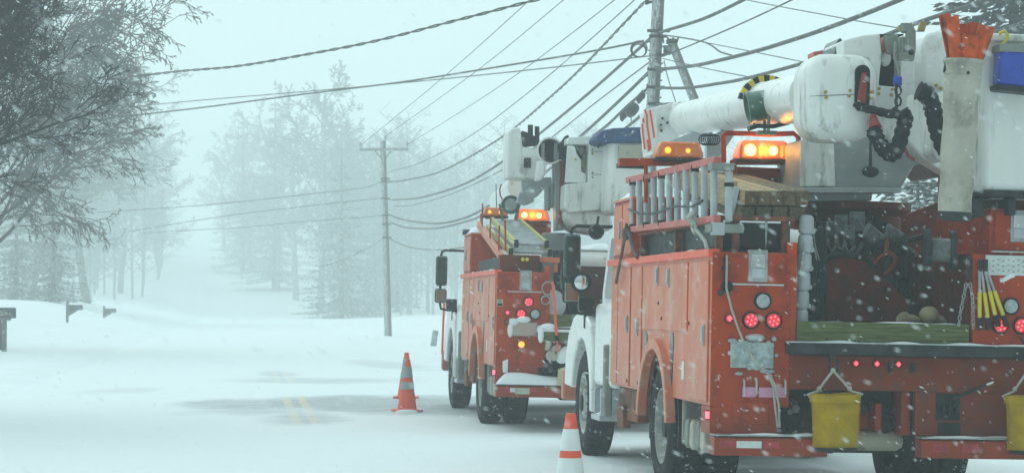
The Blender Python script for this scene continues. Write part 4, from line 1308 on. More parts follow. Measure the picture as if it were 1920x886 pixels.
mb.build('brass_bolt', MATS['brass bolt'], kb)
mb = MB(); mb.prism(A.poly([(1690, 160), (1784, 150), (1784, 330), (1735, 300), (1690, 255)], 1.25), 'y', 1.25, 1.5); mb.build('back_cover', WHITEF, bm_, bevel=0.02)
# valve levers and chain hoist on top
mb = MB()
mb.slot(0)
mb.prism(A.poly([(1700, 52), (1708, 42), (1716, 60), (1716, 95), (1712, 115), (1684, 112), (1684, 100), (1700, 98)], .22), 'y', .2, .26)
for px in (1686, 1692, 1698): mb.tube([V(px, 70, .24), V(px, 104, .24)], .013, 8)
mb.tube([V(1697, 60, .24), V(1697, 44, .24)], .035, 12); mb.tube([V(1690, 58, .25), V(1706, 58, .25)], .02, 10)
mb.prism(A.poly([(1660, 66), (1682, 64), (1682, 102), (1666, 100)], .35), 'y', .33, .42)
mb.tube([V(1680, 78, .24), V(1677, 108, .22), V(1684, 128, .2), V(1685, 145, .2)], .014, 8)
hv = mb.build('hoist_block', COLLET, bm_, bevel=0.004)
mb = MB(); p = V(1708, 98, .2); mb.lathe((p.x, .199, p.z), (0, -1, 0), [(.022, -.01), (.022, .004)], 12); mb.build('pivot_hole', BLACK, hv)
mb = MB()
for k in range(4): mb.prism(A.poly([(1721 + k * 3, 56), (1725 + k * 3, 42), (1728 + k * 3, 43), (1723 + k * 3, 60)], .3), 'y', .28, .32)
for k in range(3): mb.prism(A.poly([(1687 + k * 2, 58), (1685 + k * 2, 48), (1688 + k * 2, 47), (1690 + k * 2, 57)], .3), 'y', .3, .33)
mb.build('yellow_bracket', mat('ochre bracket', (.38, .28, .06), .6, vary=.2), hv)
MB().obox(V(1683, 152, .2), (.06, .05, .065)).build('blue_collar', BLUEBAG, hv, bevel=0.01)
mb = MB()
for k in range(5):
    c_ = V(1681 + (k % 2) * 3, 160 + k * 10, .2)
    sd2 = Vector((1, 0, 0)) if k % 2 else Vector((.4, 1, 0)).normalized()
    mb.tube([c_ + Vector((0, 0, 1)) * .035 * math.cos(q) + sd2 * .022 * math.sin(q) for q in [x * math.pi / 5 for x in range(10)]], .008, 6, closed=True)
mb.tube([V(1682, 200, .2), V(1674, 206, .2), V(1673, 216, .2), V(1682, 214, .2)], .012, 8)
mb.build('hoist_chain', DARK, hv)
# sleeved hoses
def hose(pts, r, v=.05):
    mb = MB()
    P_ = [A.r(x, y, v + (o[0] if o else 0)) for x, y, *o in pts]
    # smooth by subdividing with catmull-rom and add wrinkles
    out, rs = [], []
    for i in range(len(P_) - 1):
        p0, p1, p2, p3 = P_[max(i - 1, 0)], P_[i], P_[i + 1], P_[min(i + 2, len(P_) - 1)]
        for k in range(6):
            t_ = k / 6
            out.append(.5 * ((2 * p1) + (p2 - p0) * t_ + (2 * p0 - 5 * p1 + 4 * p2 - p3) * t_ ** 2 + (3 * p1 - p0 - 3 * p2 + p3) * t_ ** 3))
            rs.append(r * (1 + .10 * math.sin(len(out) * 2.1) + rnd.uniform(-.06, .06)))
    out.append(P_[-1]); rs.append(r)
    mb.tube(out, rs, 12)
    return mb.build('sleeved_hose', HOSE, bm_, sharp=80)
hose(((1606, 192), (1612, 200), (1640, 207), (1670, 214), (1698, 214)), .032)
hose(((1637, 240), (1645, 262), (1660, 282), (1672, 289), (1684, 275), (1692, 245), (1697, 222), (1690, 208)), .058, .0)
hose(((1722, 170), (1738, 178), (1748, 200), (1754, 228), (1762, 255), (1775, 285)), .068, .2)
mb = MB(); mb.tube([V(1637, 215, .05), V(1638, 228, .04), V(1641, 240, .02)], [.02, .035, .05], 10); mb.build('red_hose', MATS['red hose'], bm_)
mb = MB(); mb.tube([V(1695, 275, .3), V(1703, 292, .3), V(1715, 300, .3)], .012, 8); mb.build('red_hose', MATS['red hose'], bm_)
# turntable and lower boom behind
mb = MB()
mb.prism(A.poly([(1500, 360), (1500, 262), (1560, 255), (1700, 240), (1775, 170), (1778, 330), (1762, 332), (1738, 305), (1716, 308), (1690, 352)], 1.6), 'y', 1.6, 2.4)
tt = mb.build('turntable', GREYD, A.root, bevel=0.012)
mb = MB(); mb.prism(A.poly([(1502, 352), (1692, 352), (1685, 362), (1502, 362)], 1.5), 'y', 1.45, 1.65); mb.prism(A.poly([(1507, 362), (1630, 362), (1628, 377), (1507, 378)], 1.7), 'y', 1.6, 2.4)
mb.build('turntable_rim', GREYP, tt, bevel=0.006)
mb = MB(); mb.prism(A.poly([(1500, 262), (1562, 256), (1566, 350), (1500, 350)], 1.58), 'y', 1.56, 1.598); mb.build('cover_panel', WHITEF, tt, bevel=0.01)
mb = MB(); mb.prism(A.poly([(1638, 205), (1700, 205), (1703, 240), (1690, 262), (1672, 262), (1640, 245)], .8), 'y', .8, 1.1)
mb.prism(A.poly([(1752, 220), (1776, 185), (1776, 300), (1765, 305), (1748, 285)], .8), 'y', .8, 1.1); mb.build('arm_cover', WHITEF, tt, bevel=0.03)
mb = MB(); mb.tube([V(1632, 265, 1.5), V(1632, 315, 1.5)], [.01, .014], 8); mb.ell(V(1632, 322, 1.5), (.07, .04, .045), 12, 8); mb.build('grease_fitting', DARK, tt)
mb = MB(); mb.lathe(V(1610, 372, 1.9) - Vector((0, 0, .6)), (0, 0, 1), [(.34, -.35), (.34, .45), (.42, .5), (.42, .56)], 28); mb.build('pedestal', REDBED, tt)

# ---- near truck: bucket, scabbard and what it holds
x0, x1 = V(1838, 200, -.35).x, V(1838, 200, -.35).x + .62
zt, zb = V(1850, 66, -.35).z, V(1850, 357, -.35).z
bk = MB()
bk.add([(x0 + .02, -.35, zb), (x1 - .02, -.35, zb), (x1 - .02, .25, zb), (x0 + .02, .25, zb), (x0, -.37, zt), (x1, -.37, zt), (x1, .27, zt), (x0, .27, zt)],
       [(0, 1, 2, 3), (0, 1, 5, 4), (1, 2, 6, 5), (2, 3, 7, 6), (3, 0, 4, 7)])
bko = bk.build('bucket', WHITEF, A.root, bevel=0.05)
mb = MB()
mb.tube([(x0 - .02, -.39, zt - .02), (x1 + .02, -.39, zt - .02), (x1 + .02, .29, zt - .02), (x0 - .02, .29, zt - .02)], .03, 8, closed=True)
mb.box(x0, x1, -.377, -.370, zt - .16, zt - .02)
mb.build('bucket_rim', WHITEF, bko)
mb = MB(); mb.box(x0 + .03, x1 - .03, -.358, .2, zb - .03, zb - .004); mb.build('bucket_foot', DARK, bko, bevel=0.01)
mb = MB(); mb.box(x0 + .02, x0 + .12, -.1, .15, zb - .18, zb - .03); mb.box(x0 + .3, x0 + .36, -.1, .1, zb - .16, zb - .03); mb.build('bucket_mount', DARK, bko, bevel=0.01)
# tool scabbard tied to the bucket
a, b_ = V(1806, 114, -.50), V(1790, 402, -.46)
mb = MB()
N_ = 10
pts = [a.lerp(b_, i / N_) + Vector((.006 * math.sin(i * 1.9), 0, 0)) for i in range(N_ + 1)]
rs = [.135, .128, .124, .122, .121, .121, .120, .119, .119, .118, .118]
mb.tube(pts, rs, 26, cap=False)
mb.tube([p for p in pts[::-1]], [r - .012 for r in rs[::-1]], 26, cap=False)
mb.lathe(a + Vector((0, 0, -.02)), (b_ - a).normalized() * -1, [(.120, .03), (.140, .03), (.146, .018), (.140, .0), (.120, 0)], 28, False)
mb.lathe(a - (a - b_).normalized() * .09, (a - b_), [(.128, -.012), (.133, 0), (.128, .012)], 26, False)
sb = mb.build('tool_scabbard', CANVAS, bko)
mb = MB(); mb.lathe(b_, (b_ - a), [(.119, -.02), (.122, 0), (.115, .04), (0, .05)], 24); mb.build('scabbard_foot', DARK, sb)
mb = MB(); p = a.lerp(b_, .09); mb.lathe(p + Vector((.0, -.131, 0)), (0, -1, 0), [(.012, -.01), (.012, .004), (0, .004)], 10); mb.build('eyelet', DARK, sb)
mb = MB(); p = V(1773, 108, -.5); mb.beam(p, p + Vector((.03, 0, -.04)), .02, .02); mb.beam(V(1774, 118, -.5), V(1771, 136, -.5), .02, .02); mb.build('buckle', BLACK, sb)
# rolled orange rubber blankets
def rolled(ptop, pbot, r, a0, a1, label, tops=0.0):
    p, q = Vector(ptop), Vector(pbot)
    axd = (p - q).normalized()
    e1 = axd.cross(Vector((0, 1, 0))).normalized(); e2 = axd.cross(e1).normalized()
    n_ = 18
    mb = MB()
    vs = []
    for (rr) in (r, r - .011):
        for t_, base in ((0, q), (1, p)):
            for k in range(n_ + 1):
                an = R(a0 + (a1 - a0) * k / n_)
                vs.append(base + (e1 * math.cos(an) + e2 * math.sin(an)) * (rr + .003 * math.sin(k * 1.3)) + axd * (tops * math.sin(an) if t_ else 0))
    m_ = n_ + 1
    fs = []
    for k in range(n_):
        fs += [(k, k + 1, m_ + k + 1, m_ + k), (2 * m_ + k + 1, 2 * m_ + k, 3 * m_ + k, 3 * m_ + k + 1), (m_ + k, m_ + k + 1, 3 * m_ + k + 1, 3 * m_ + k), (k + 1, k, 2 * m_ + k, 2 * m_ + k + 1)]
    fs += [(0, m_, 3 * m_, 2 * m_), (n_, 2 * m_ + n_, 3 * m_ + n_, m_ + n_)]
    mb.add(vs, fs)
    o = mb.build('rubber_blanket', BLANKET, sharp=50); o.matrix_world = A.M
    return tag(o, label, 'rubber blanket', 'orange blankets in the beige tube')
base = lambda px, v=-.5: V(px, 190, v)
rolled(V(1770, 27, -.48), V(1790, 128, -.48), .045, 60, 330, 'orange blanket roll sticking out furthest left and highest')
rolled(V(1788, 31, -.56), V(1796, 128, -.54), .052, -150, 120, 'orange blanket roll in front, second from the left')
rolled(V(1818, 66, -.56), V(1812, 128, -.54), .072, 0, 345, 'widest orange blanket roll, low in the middle of the tube')
rolled(V(1808, 46, -.44), V(1808, 128, -.44), .05, 200, 480, 'orange blanket roll at the back of the beige tube')
rolled(V(1828, 44, -.46), V(1815, 128, -.46), .045, 0, 300, 'orange blanket roll behind and right of the widest roll')
rolled(V(1847, 50, -.55), V(1824, 128, -.53), .05, -60, 220, 'orange blanket roll leaning right, lit on its folded edge')
rolled(V(1856, 52, -.50), V(1828, 128, -.50), .038, 0, 330, 'orange blanket roll leaning furthest right in the tube')
# blue bag on a yellow hook
t = empty('tool_bag'); t.matrix_world = A.M
a, b_ = V(1860, 172, -.42), V(1934, 98, -.42)
mb = MB(); mb.prism([(a.x, a.z + .03), (a.x + .01, b_.z), (b_.x, b_.z), (b_.x + .02, a.z + .01)], 'y', -.56, -.40); mb.build('bag_body', BLUEBAG, t, bevel=0.03)
mb = MB(); mb.prism([(a.x - .015, a.z + .04), (a.x - .005, a.z), (b_.x + .02, a.z - .02), (b_.x + .02, a.z + .025)], 'y', -.575, -.39); mb.build('bag_base', BLACK, t, bevel=0.01)
mb = MB(); mb.box(a.x - .0, b_.x + .02, -.57, -.39, b_.z - .02, b_.z + .035); mb.build('bag_collar', COLLET, t, bevel=0.012)
tag(t, 'blue bag with black base hanging from a yellow hook on the white bucket', 'tool bag')
mb = MB()
mb.tube([V(x, y, -.44 + o) for x, y, o in ((1874, 63, .03), (1884, 58, .0), (1889, 66, 0), (1887, 76, 0), (1879, 84, 0), (1880, 95, 0), (1886, 100, 0), (1889, 92, 0))], .0125, 10)
t = mb.build('hook', HOOKYEL); t.matrix_world = A.M
tag(t, 'yellow S shaped hook over the white bucket rim holding the blue bag', 'hook')

# ------------------------------------------------------------------ the truck ahead: details
VBt = lambda *a: B.r(*a)
# licence plate with snow on it, amber lamp, sticker, snow on the bumper
a, b_ = VBt(957, 627, 0), VBt(1005, 606, 0)
MB().box(a.x, b_.x, -.03, -.014, a.z, b_.z).build('licence_plate', PLATEB, tailB, bevel=0.004)
mb = MB(); mb.box(a.x - .012, b_.x + .012, -.024, -.013, a.z - .012, a.z); mb.box(a.x - .012, b_.x + .012, -.024, -.013, b_.z, b_.z + .012); mb.box(a.x - .012, a.x, -.024, -.013, a.z, b_.z); mb.box(b_.x, b_.x + .012, -.024, -.013, a.z, b_.z)
mb.build('plate_frame', STEEL, tailB)
mb = MB(); p = VBt(981, 597, 0)
mb.ell(p + Vector((0, -.03, -.01)), (.085, .05, .04), 12, 8); mb.ell(p + Vector((-.12, -.02, -.04)), (.07, .03, .045), 12, 8); mb.ell(p + Vector((-.15, -.02, -.13)), (.035, .025, .09), 10, 8); mb.ell(p + Vector((.19, -.02, -.12)), (.03, .02, .05), 10, 8)
mb.build('snow_patch', SNOW, tailB)
p = VBt(977, 645, 0)
g = MB().box(p.x - .07, p.x + .045, -.04, -.014, p.z - .05, p.z + .05).build('amber_flasher', ORANGE, tailB, bevel=0.01)
MB().ell((p.x, -.04, p.z), (.038, .016, .038), 14, 8).build('lens', mat('lit amber flasher', (1, .5, .1), .4, emit=(1, .36, .02), estr=1.3), g)
p = VBt(937, 567, 0)
mb = MB(); mb.slot(0).box(p.x - .035, p.x + .035, -.019, -.0145, p.z - .04, p.z + .04); mb.slot(1).box(p.x - .03, p.x + .03, -.0205, -.0192, p.z - .035, p.z - .005)
mb.slot(1).beam((p.x - .02, -.02, p.z + .012), (p.x + .02, -.02, p.z + .024), .002, .006); mb.beam((p.x - .015, -.02, p.z + .028), (p.x + .01, -.02, p.z + .01), .002, .006); mb.build('sticker', [STICK, BLACK], tailB)
mb = MB()
a, b_ = VBt(931, 716, -.12), VBt(1048, 702, -.12)
n_, prof = 24, []
vs, fs = [], []
for i in range(n_ + 1):
    f = i / n_
    x = a.x + (b_.x - a.x) * f
    h = .135 * min(1, (f * 7) ** .7) * (.85 + .15 * math.sin(f * 5)) * (1 if f < .97 else .8)
    for k in range(9):
        t_ = math.pi * k / 8
        vs.append((x, -.105 - .10 * math.cos(t_) , .572 + h * math.sin(t_) ** .7))
for i in range(n_):
    for k in range(8): fs.append((i * 9 + k, i * 9 + k + 1, (i + 1) * 9 + k + 1, (i + 1) * 9 + k))
fs += [tuple(range(9)), tuple(n_ * 9 + k for k in range(8, -1, -1))]
mb.add(vs, fs)
t = mb.build('snow_heap', SNOW, sharp=80); t.matrix_world = B.M
tag(t, 'smooth white heap of snow lying on the rear bumper of the truck ahead', 'snow heap')
mb = MB(); p = VBt(944, 688, 0); mb.prism([(p.x - .01, p.z - .06), (p.x + .05, p.z - .06), (p.x + .05, p.z + .10), (p.x - .015, p.z + .07)], 'y', -.03, -.014); mb.build('snow_patch', SNOW, tailB, bevel=0.008)
a, b_ = VBt(965, 738, -.19), VBt(993, 727, -.19)
MB().box(a.x, b_.x, -.197, -.1945, a.z, b_.z).build('reflective_tape', mat('pale reflective tape', (.42, .44, .36), .4), tailB)
# tail shelf with snow, round plates and rags
mb = MB(); p = VBt(1034, 570, .1); mb.lathe((p.x, .1, p.z), (.2, -1, .1), [(0, .0), (.17, .0), (.175, .012), (.17, .02), (0, .02)], 28); mb.build('round_cover', GREYP, tailB)
mb = MB()
for px, py, r_ in ((1028, 540, .075), (1023, 562, .05)):
    p = VBt(px, py, -.03); mb.tube([p + Vector((r_ * math.cos(x), 0, r_ * math.sin(x))) for x in [k * math.pi / 8 for k in range(16)]], .008, 6, closed=True)
mb.build('ring_hook', STEEL, tailB)
mb = MB(); a, b_ = VBt(1013, 641, -.3), VBt(1085, 623, -.3); mb.box(a.x, b_.x, -.30, -.17, a.z, b_.z); mb.build('tail_board', GREENWOOD, tailB, bevel=0.006)
mb = MB(); mb.box(a.x - .03, b_.x, -.30, -.16, b_.z + .001, b_.z + .03); p = VBt(1014, 628, -.3); mb.ell(p, (.035, .06, .09), 10, 8); mb.ell(p + Vector((.09, .05, .09)), (.10, .08, .05), 12, 8)
mb.ell(VBt(1060, 664, -.25) , (.13, .05, .09), 12, 8, Matrix.Rotation(-.7, 3, 'Y'))
mb.build('snow_patch', SNOW, tailB, bevel=0.01)
mb = MB(); p = VBt(1032, 600, .05); mb.tube([p + Vector((-.03, 0, -.1)), p + Vector((0, 0, 0)), p + Vector((.0, 0, .12))], [.08, .06, .025], 10); mb.build('tow_pin', GREYP, tailB)
mb = MB()
for k in range(6):
    p = VBt(1026 + rnd.uniform(-4, 18), 655 + rnd.uniform(-14, 16), -.28); mb.ell(p, (rnd.uniform(.03, .07), .03, rnd.uniform(.02, .06)), 10, 7, Matrix.Rotation(rnd.uniform(-1, 1), 3, 'Y'))
t = mb.build('rag', CANVAS); t.matrix_world = B.M
tag(t, 'frozen beige rags tied at the marker wand behind the truck ahead', 'rag')
mb = MB(); a, b_ = VBt(1046, 720, -.25), VBt(1052, 690, -.25); mb.prism(B.poly([(1045, 722), (1047, 692), (1056, 688), (1075, 687), (1075, 691), (1057, 694), (1054, 722)], -.25), 'y', -.27, -.20); mb.build('outrigger_edge', mat('cream guard', (.55, .52, .36), .5), tailB, bevel=0.006)
mb = MB(); mb.prism(B.poly([(1054, 722), (1057, 694), (1082, 692), (1082, 722)], -.2), 'y', -.19, -.12); mb.build('outrigger_panel', COLLET, tailB)
# marker wands
mb = MB(); mb.tube([VBt(1036, 527, -.32), VBt(1040, 580, -.32), VBt(1044, 632, -.32)], [.014, .016, .018], 8); mb.tube([VBt(1044, 632, -.32), VBt(1046, 660, -.32)], .012, 8)
w_ = mb.build('marker_wand', ORSTRIPE, B.root)
mb = MB(); mb.tube([VBt(1044, 628, -.32), VBt(1044.6, 638, -.32)], .022, 8); mb.build('wand_sleeve', BLACK, w_)
mb = MB(); mb.tube([VBt(833, 568, 7.6), VBt(831, 610, 7.6), VBt(829, 664, 7.6)], .017, 8); mb.build('marker_wand', ORSTRIPE, B.root)
mb = MB(); a, b_ = VBt(828, 691, 7.6), VBt(841, 660, 7.6); mb.box(a.x, b_.x + .1, 7.5, 7.7, a.z, b_.z); mb.build('bumper_corner', ORSIDE, B.root, bevel=0.01)
# inclined ladder rack and its two ladders
def flat_ladder(off, z_off, wd, label, rail):
    t = empty('extension_ladder'); t.matrix_world = B.M
    a = VBt(958, 468, .2) + Vector((off, 0, z_off)); b_ = a + Vector((0, 2.9, .38))
    for x in (0, wd):
        MB().beam(a + Vector((x, 0, 0)), b_ + Vector((x, 0, 0)), .035, .075).build('ladder_rail', rail, t, bevel=0.004)
    for k in range(13):
        p = a.lerp(b_, (k + .15) / 13)
        MB().tube([p, p + Vector((wd, 0, 0))], .021, 8).build('ladder_rung', ALLOY, t)
    mb = MB()
    for x in (0, wd): mb.box(a.x + x - .025, a.x + x + .025, a.y - .03, a.y + .02, a.z - .045, a.z + .045)
    mb.build('end_cap', BLACK, t, bevel=0.006)
    return tag(t, label, 'ladder', 'ladders on the inclined rack')
flat_ladder(.06, .075, .36, 'upper yellow green ladder lying on the inclined rack of the truck ahead', LADGRN)
flat_ladder(-.0, -.025, .46, 'lower yellow green ladder under the other on the inclined rack', LADGRN)
mb = MB()
a = VBt(951, 480, .2)
mb.beam(a + Vector((-.06, -.05, -.03)), a + Vector((-.06, 3.0, .47)), .05, .09)
for x in (.02, .55): mb.box(a.x + x, a.x + x + .05, .2, .25, 1.88, a.z + .0)
mb.box(a.x - .08, a.x + .62, .16, .24, a.z - .06, a.z + .0)
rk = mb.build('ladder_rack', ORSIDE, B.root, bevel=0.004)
mb = MB()
for f in (.1, .45, .8):
    q = a.lerp(a + Vector((0, 3.05, .5)), f) + Vector((-.07, 0, 0)); mb.tube([q, q + Vector((0, 0, .32))], .011, 6)
q0, q1 = a + Vector((-.07, .3, .22)), a + Vector((-.07, 1.4, .40)); mb.tube([q0, q1], .011, 6)
mb.tube([VBt(902, 400, 3.2), VBt(902, 470, 3.2)], .013, 6); mb.tube([VBt(947, 412, .4), VBt(948, 470, .4)], .013, 6)
mb.build('rack_stake', ORANGE, rk)
mb = MB(); mb.box(.08, .56, .3, 3.2, 1.875, 2.05); mb.build('cabinet_top_box', DARK, B.root, bevel=0.01)
mb = MB(); mb.box(.03, .5, .05, .28, 1.88, 2.07); mb.build('rear_ledge_box', REDBED, B.root, bevel=0.01)
mb = MB()
for px in (980, 988): p = VBt(px, 486, .04); mb.lathe((p.x, .05, p.z), (0, -1, 0), [(.02, 0), (.022, .02), (.012, .03)], 12)
mb.build('yellow_plug', HOOKYEL, B.root)
# beacons and spotlight
p = VBt(928, 405, 3.4); beacon(B, p, .33, (0.1, 0.0))
p = VBt(997, 414, 3.3); beacon(B, p, .46, (.55, .5))
mb = MB()
mb.beam(VBt(910, 408, 3.4), VBt(950, 408, 3.4), .1, .03); mb.beam(VBt(960, 419, 3.3), VBt(1030, 419, 3.3), .12, .05)
mb.prism(B.poly([(985, 419), (1029, 419), (1029, 470), (985, 455)], 3.4), 'y', 3.4, 3.44)
mb.tube([VBt(1029, 415, 3.3), VBt(1029, 480, 3.3)], .03, 8); mb.tube([VBt(1022, 416, 3.3), VBt(1012, 396, 3.3)], .01, 6)
mb.build('beacon_rack', ORANGE, B.root, bevel=0.004)
sp = spotlight(B, VBt(955, 383, 3.0), (.05, -1, -.06), .118, .30)
mb = MB(); mb.tube([VBt(943, 376, 3.2), VBt(938, 366, 3.2), VBt(937, 355, 3.2), VBt(940, 345, 3.2)], .01, 6); mb.build('power_cable', MATS['red hose'], sp)
mb = MB(); mb.tube([VBt(930, 345, 3.9), VBt(931, 395, 3.9)], .006, 5); mb.build('aerial', DARK, B.root)
mb = MB(); mb.box(-.02, .1, 4.5, 4.6, 2.43, 2.5); mb.build('cab_marker', DARK, B.root)
# boom assembly ahead
a, b_ = VBt(975, 350, 4.2), VBt(935, 378, 9.0)
bmB = MB().tube([a, b_], [.17, .15], 24).build('boom', WHITE, B.root)
c0, c1_ = VBt(951, 335, 2.0), VBt(1012, 242, 2.0)
mb = MB(); mb.prism(B.poly([(953, 250), (958, 240), (976, 238), (980, 275), (1000, 278), (1009, 268), (1013, 300), (1011, 335), (990, 337), (951, 333)], 2.0), 'y', 2.0, 2.6)
kb = mb.build('knuckle_housing', WHITEF, bmB, bevel=0.03)
mb = MB()
mb.prism(B.poly([(980, 245), (990, 248), (1005, 256), (1005, 272), (982, 275)], 2.0), 'y', 2.03, 2.2); mb.prism(B.poly([(983, 296), (995, 296), (995, 315), (982, 314)], 1.98), 'y', 1.97, 2.01)
for px in (992, 997, 1005, 1009): mb.tube([VBt(px, 272, 2.0), VBt(px, 234 + (px > 1000) * 3, 2.0)], .018, 6)
mb.build('valve_cluster', DARK, kb)
p = VBt(1030, 283, 2.0)
mb = MB(); mb.lathe((p.x, 1.9, p.z), (0, 1, 0), [(.150, 0), (.172, 0), (.172, .04), (.155, .06), (.155, 1.0)], 32, False); mb.lathe((p.x, 1.9, p.z), (0, 1, 0), [(.152, 0.002), (.148, .5), (.0, .52)], 32, False); ring = mb.build('boom_tube', WHITE, bmB)
mb = MB(); mb.lathe((p.x, 2.06, p.z), (0, 1, 0), [(.0, 0.0), (.145, .0)], 28); mb.build('tube_end', DARK, ring)
mb = MB(); mb.box(p.x + .06, p.x + .10, 2.0, 2.04, p.z - .1, p.z + .1); mb.box(p.x - .10, p.x - .06, 2.0, 2.04, p.z - .1, p.z + .1); mb.build('tube_slot', GREYD, ring)
mb = MB()
mb.prism(B.poly([(1008, 300), (1022, 302), (1024, 325), (1016, 338), (1004, 340), (1006, 320)], 1.7), 'y', 1.7, 1.9); mb.build('knuckle_cap', WHITE, bmB, bevel=0.03)
mb = MB()
mb.prism(B.poly([(978, 334), (1034, 332), (1036, 350), (1022, 352), (1008, 368), (998, 374), (980, 360)], 2.2), 'y', 2.2, 2.3)
mb.build('link_arm', GREYP, bmB, bevel=0.006); mb = MB()
mb.prism(B.poly([(968, 380), (974, 362), (985, 350), (998, 360), (1002, 378), (985, 385)], 2.5), 'y', 2.5, 2.6)
mb.lathe(VBt(1009, 355, 2.2), (0, -1, 0), [(.03, 0), (.03, .03)], 12)
ba = mb.build('link_arm', GREYP, bmB, bevel=0.006)
mb = MB()
mb.prism(B.poly([(1043, 432), (1040, 300), (1050, 275), (1062, 280), (1062, 430)], 2.0), 'y', 2.0, 2.3)
mb.tube([VBt(1026, 350, 2.1), VBt(1026, 395, 2.1)], .04, 10); mb.tube([VBt(1035, 345, 2.1), VBt(1034, 390, 2.1)], .025, 10)
mb.lathe(VBt(1045, 437, 2.3) , (0, 0, -1), [(.18, 0), (.2, .02), (.2, .3), (.26, .32), (.26, .7)], 24)
mb.build('pedestal', GREYD, bmB, bevel=0.008)
mb = MB()
for px in (1050, 1054): mb.tube([VBt(px, 285, 1.95), VBt(px + 2, 330, 1.95), VBt(px - 1, 425, 1.95)], .016, 6)
mb.build('red_hose', MATS['red hose'], bmB)
mb = MB(); mb.tube([VBt(1052, 288, 1.9), VBt(1053, 268, 1.9), VBt(1060, 258, 1.9), VBt(1066, 255, 1.9)], .018, 8); mb.tube([VBt(1055, 268, 1.9), VBt(1054, 300, 1.9)], .045, 8); mb.build('sleeved_hose', HOSE, bmB)
# big white panel housing with a machinery opening
mb = MB(); v0 = 1.5
mb.prism(B.poly([(1066, 257), (1124, 254), (1126, 263), (1141, 264), (1146, 391), (1066, 399), (1058, 390), (1060, 345), (1102, 342), (1105, 271), (1064, 270)], v0), 'y', v0, v0 + .6)
hsB = mb.build('panel_housing', WHITEF, bmB, bevel=0.012)
mb = MB(); mb.prism(B.poly([(1060, 262), (1107, 262), (1107, 345), (1060, 345)], v0 + .3), 'y', v0 + .3, v0 + .4); mb.build('opening_backdrop', DARK, hsB)  # dark backdrop carries the shade inside the cutout
mb = MB(); mb.prism(B.poly([(1064, 272), (1077, 275), (1082, 290), (1089, 300), (1089, 322), (1098, 326), (1098, 343), (1059, 342)], v0 + .05), 'y', v0 + .03, v0 + .08); mb.build('inner_cover', WHITEF, hsB, bevel=0.006)
mb = MB()
for px, py, r_ in ((1091, 283, .04), (1097, 292, .035), (1085, 277, .03), (1094, 305, .05), (1098, 315, .04), (1092, 320, .03)): mb.ell(VBt(px, py, v0 + .2), (r_, r_, r_ * 1.3), 8, 6)
mb.build('valve_cluster', COLLET, hsB)
mb = MB()
for px, py in ((1111, 281), (1111, 288), (1131, 282), (1137, 288), (1111, 324), (1137, 324), (1111, 332), (1131, 332), (1079, 299)): p = VBt(px, py, v0); mb.lathe((p.x, v0, p.z), (0, -1, 0), [(.014, -.01), (.014, .006), (0, .008)], 10)
mb.build('brass_bolt', MATS['brass bolt'], hsB)
mb = MB()
for py in (285, 327): mb.beam((VBt(1108, py, v0).x, v0 - .001, VBt(1108, py, v0).z), (VBt(1141, py, v0).x, v0 - .001, VBt(1141, py, v0).z), .003, .005)
mb.build('seam', DARK, hsB)
mb = MB(); mb.prism(B.poly([(1058, 392), (1146, 393), (1150, 430), (1120, 438), (1080, 432), (1062, 418)], v0 + .1), 'y', v0 + .1, v0 + .9); mb.build('lower_cover', WHITEF, hsB, bevel=0.06)
# its bucket with the blue cover
a, b_ = VBt(1140, 400, .9), VBt(1215, 262, .9)
bkB = MB().box(a.x, b_.x, .9, 1.6, a.z, b_.z).build('bucket', WHITEF, B.root, bevel=0.06)
mb = MB(); mb.prism(B.poly([(1118, 265), (1119, 256), (1130, 244), (1150, 240), (1200, 238), (1214, 240), (1214, 268), (1130, 268)], .85), 'y', .84, 1.65); mb.build('bucket_cover', BLUECOV, bkB, bevel=0.04)
mb = MB(); mb.prism(B.poly([(1124, 268), (1128, 268), (1122, 278), (1119, 276)], .84), 'y', .83, .85); mb.build('cover_strap', BLACK, bkB)
mb = MB(); mb.prism(B.poly([(1161, 272), (1212, 272), (1212, 300), (1161, 300)], .8), 'y', .8, .9); st_ = mb.build('bucket_step', TANK, bkB, bevel=0.01)
mb = MB()
for px, py in ((1179, 287), (1205, 288)): p = VBt(px, py, .8); mb.lathe((p.x, .8, p.z), (0, -1, 0), [(.03, -.01), (.03, .008), (.012, .012), (0, .012)], 14)
mb.build('step_bolt', STEEL, st_)
mb = MB(); a2, b2 = V(1159, 314, VB + .4), V(1212, 307, VB + .4); mb.box(a2.x, b2.x, a2.y - .05, a2.y + .1, a2.z, b2.z); mb.build('rubber_bumper', BLACK, hb)
# dark hoses in the far bed
mb = MB()
for k in range(9):
    x = 1040 + k * 5
    mb.tube([VBt(x, 470, .6), VBt(x + rnd.uniform(-5, 8), 520, .5), VBt(x + rnd.uniform(-3, 5), 590, .6)], rnd.uniform(.02, .045), 8)
t = mb.build('hose', HOSE); t.matrix_world = B.M
tag(t, 'thick bundle of dark hoses hanging in the bed of the truck ahead', 'hose')
# near mirror spot lamp
mb = MB(); p = V(1090, 529, 5.6); mb.lathe(p, (-.1, -1, 0), [(.09, -.08), (.10, 0), (.085, .012)], 24); g = mb.build('work_lamp', BLACK, A.root)
mb = MB(); mb.lathe(p, (-.1, -1, 0), [(.086, .004), (.05, .02), (0, .024)], 24); mb.build('lamp_glass', CHROME, g)
mb = MB(); mb.lathe(V(1118, 434, 5.0), (-.1, -1, 0), [(.0, .04), (.06, .03), (.075, 0), (.06, -.05), (0, -.06)], 18); mb.tube([V(1118, 434, 5.02), V(1122, 405, 5.02)], .012, 6); mb.build('convex_mirror', BLACK, A.root)

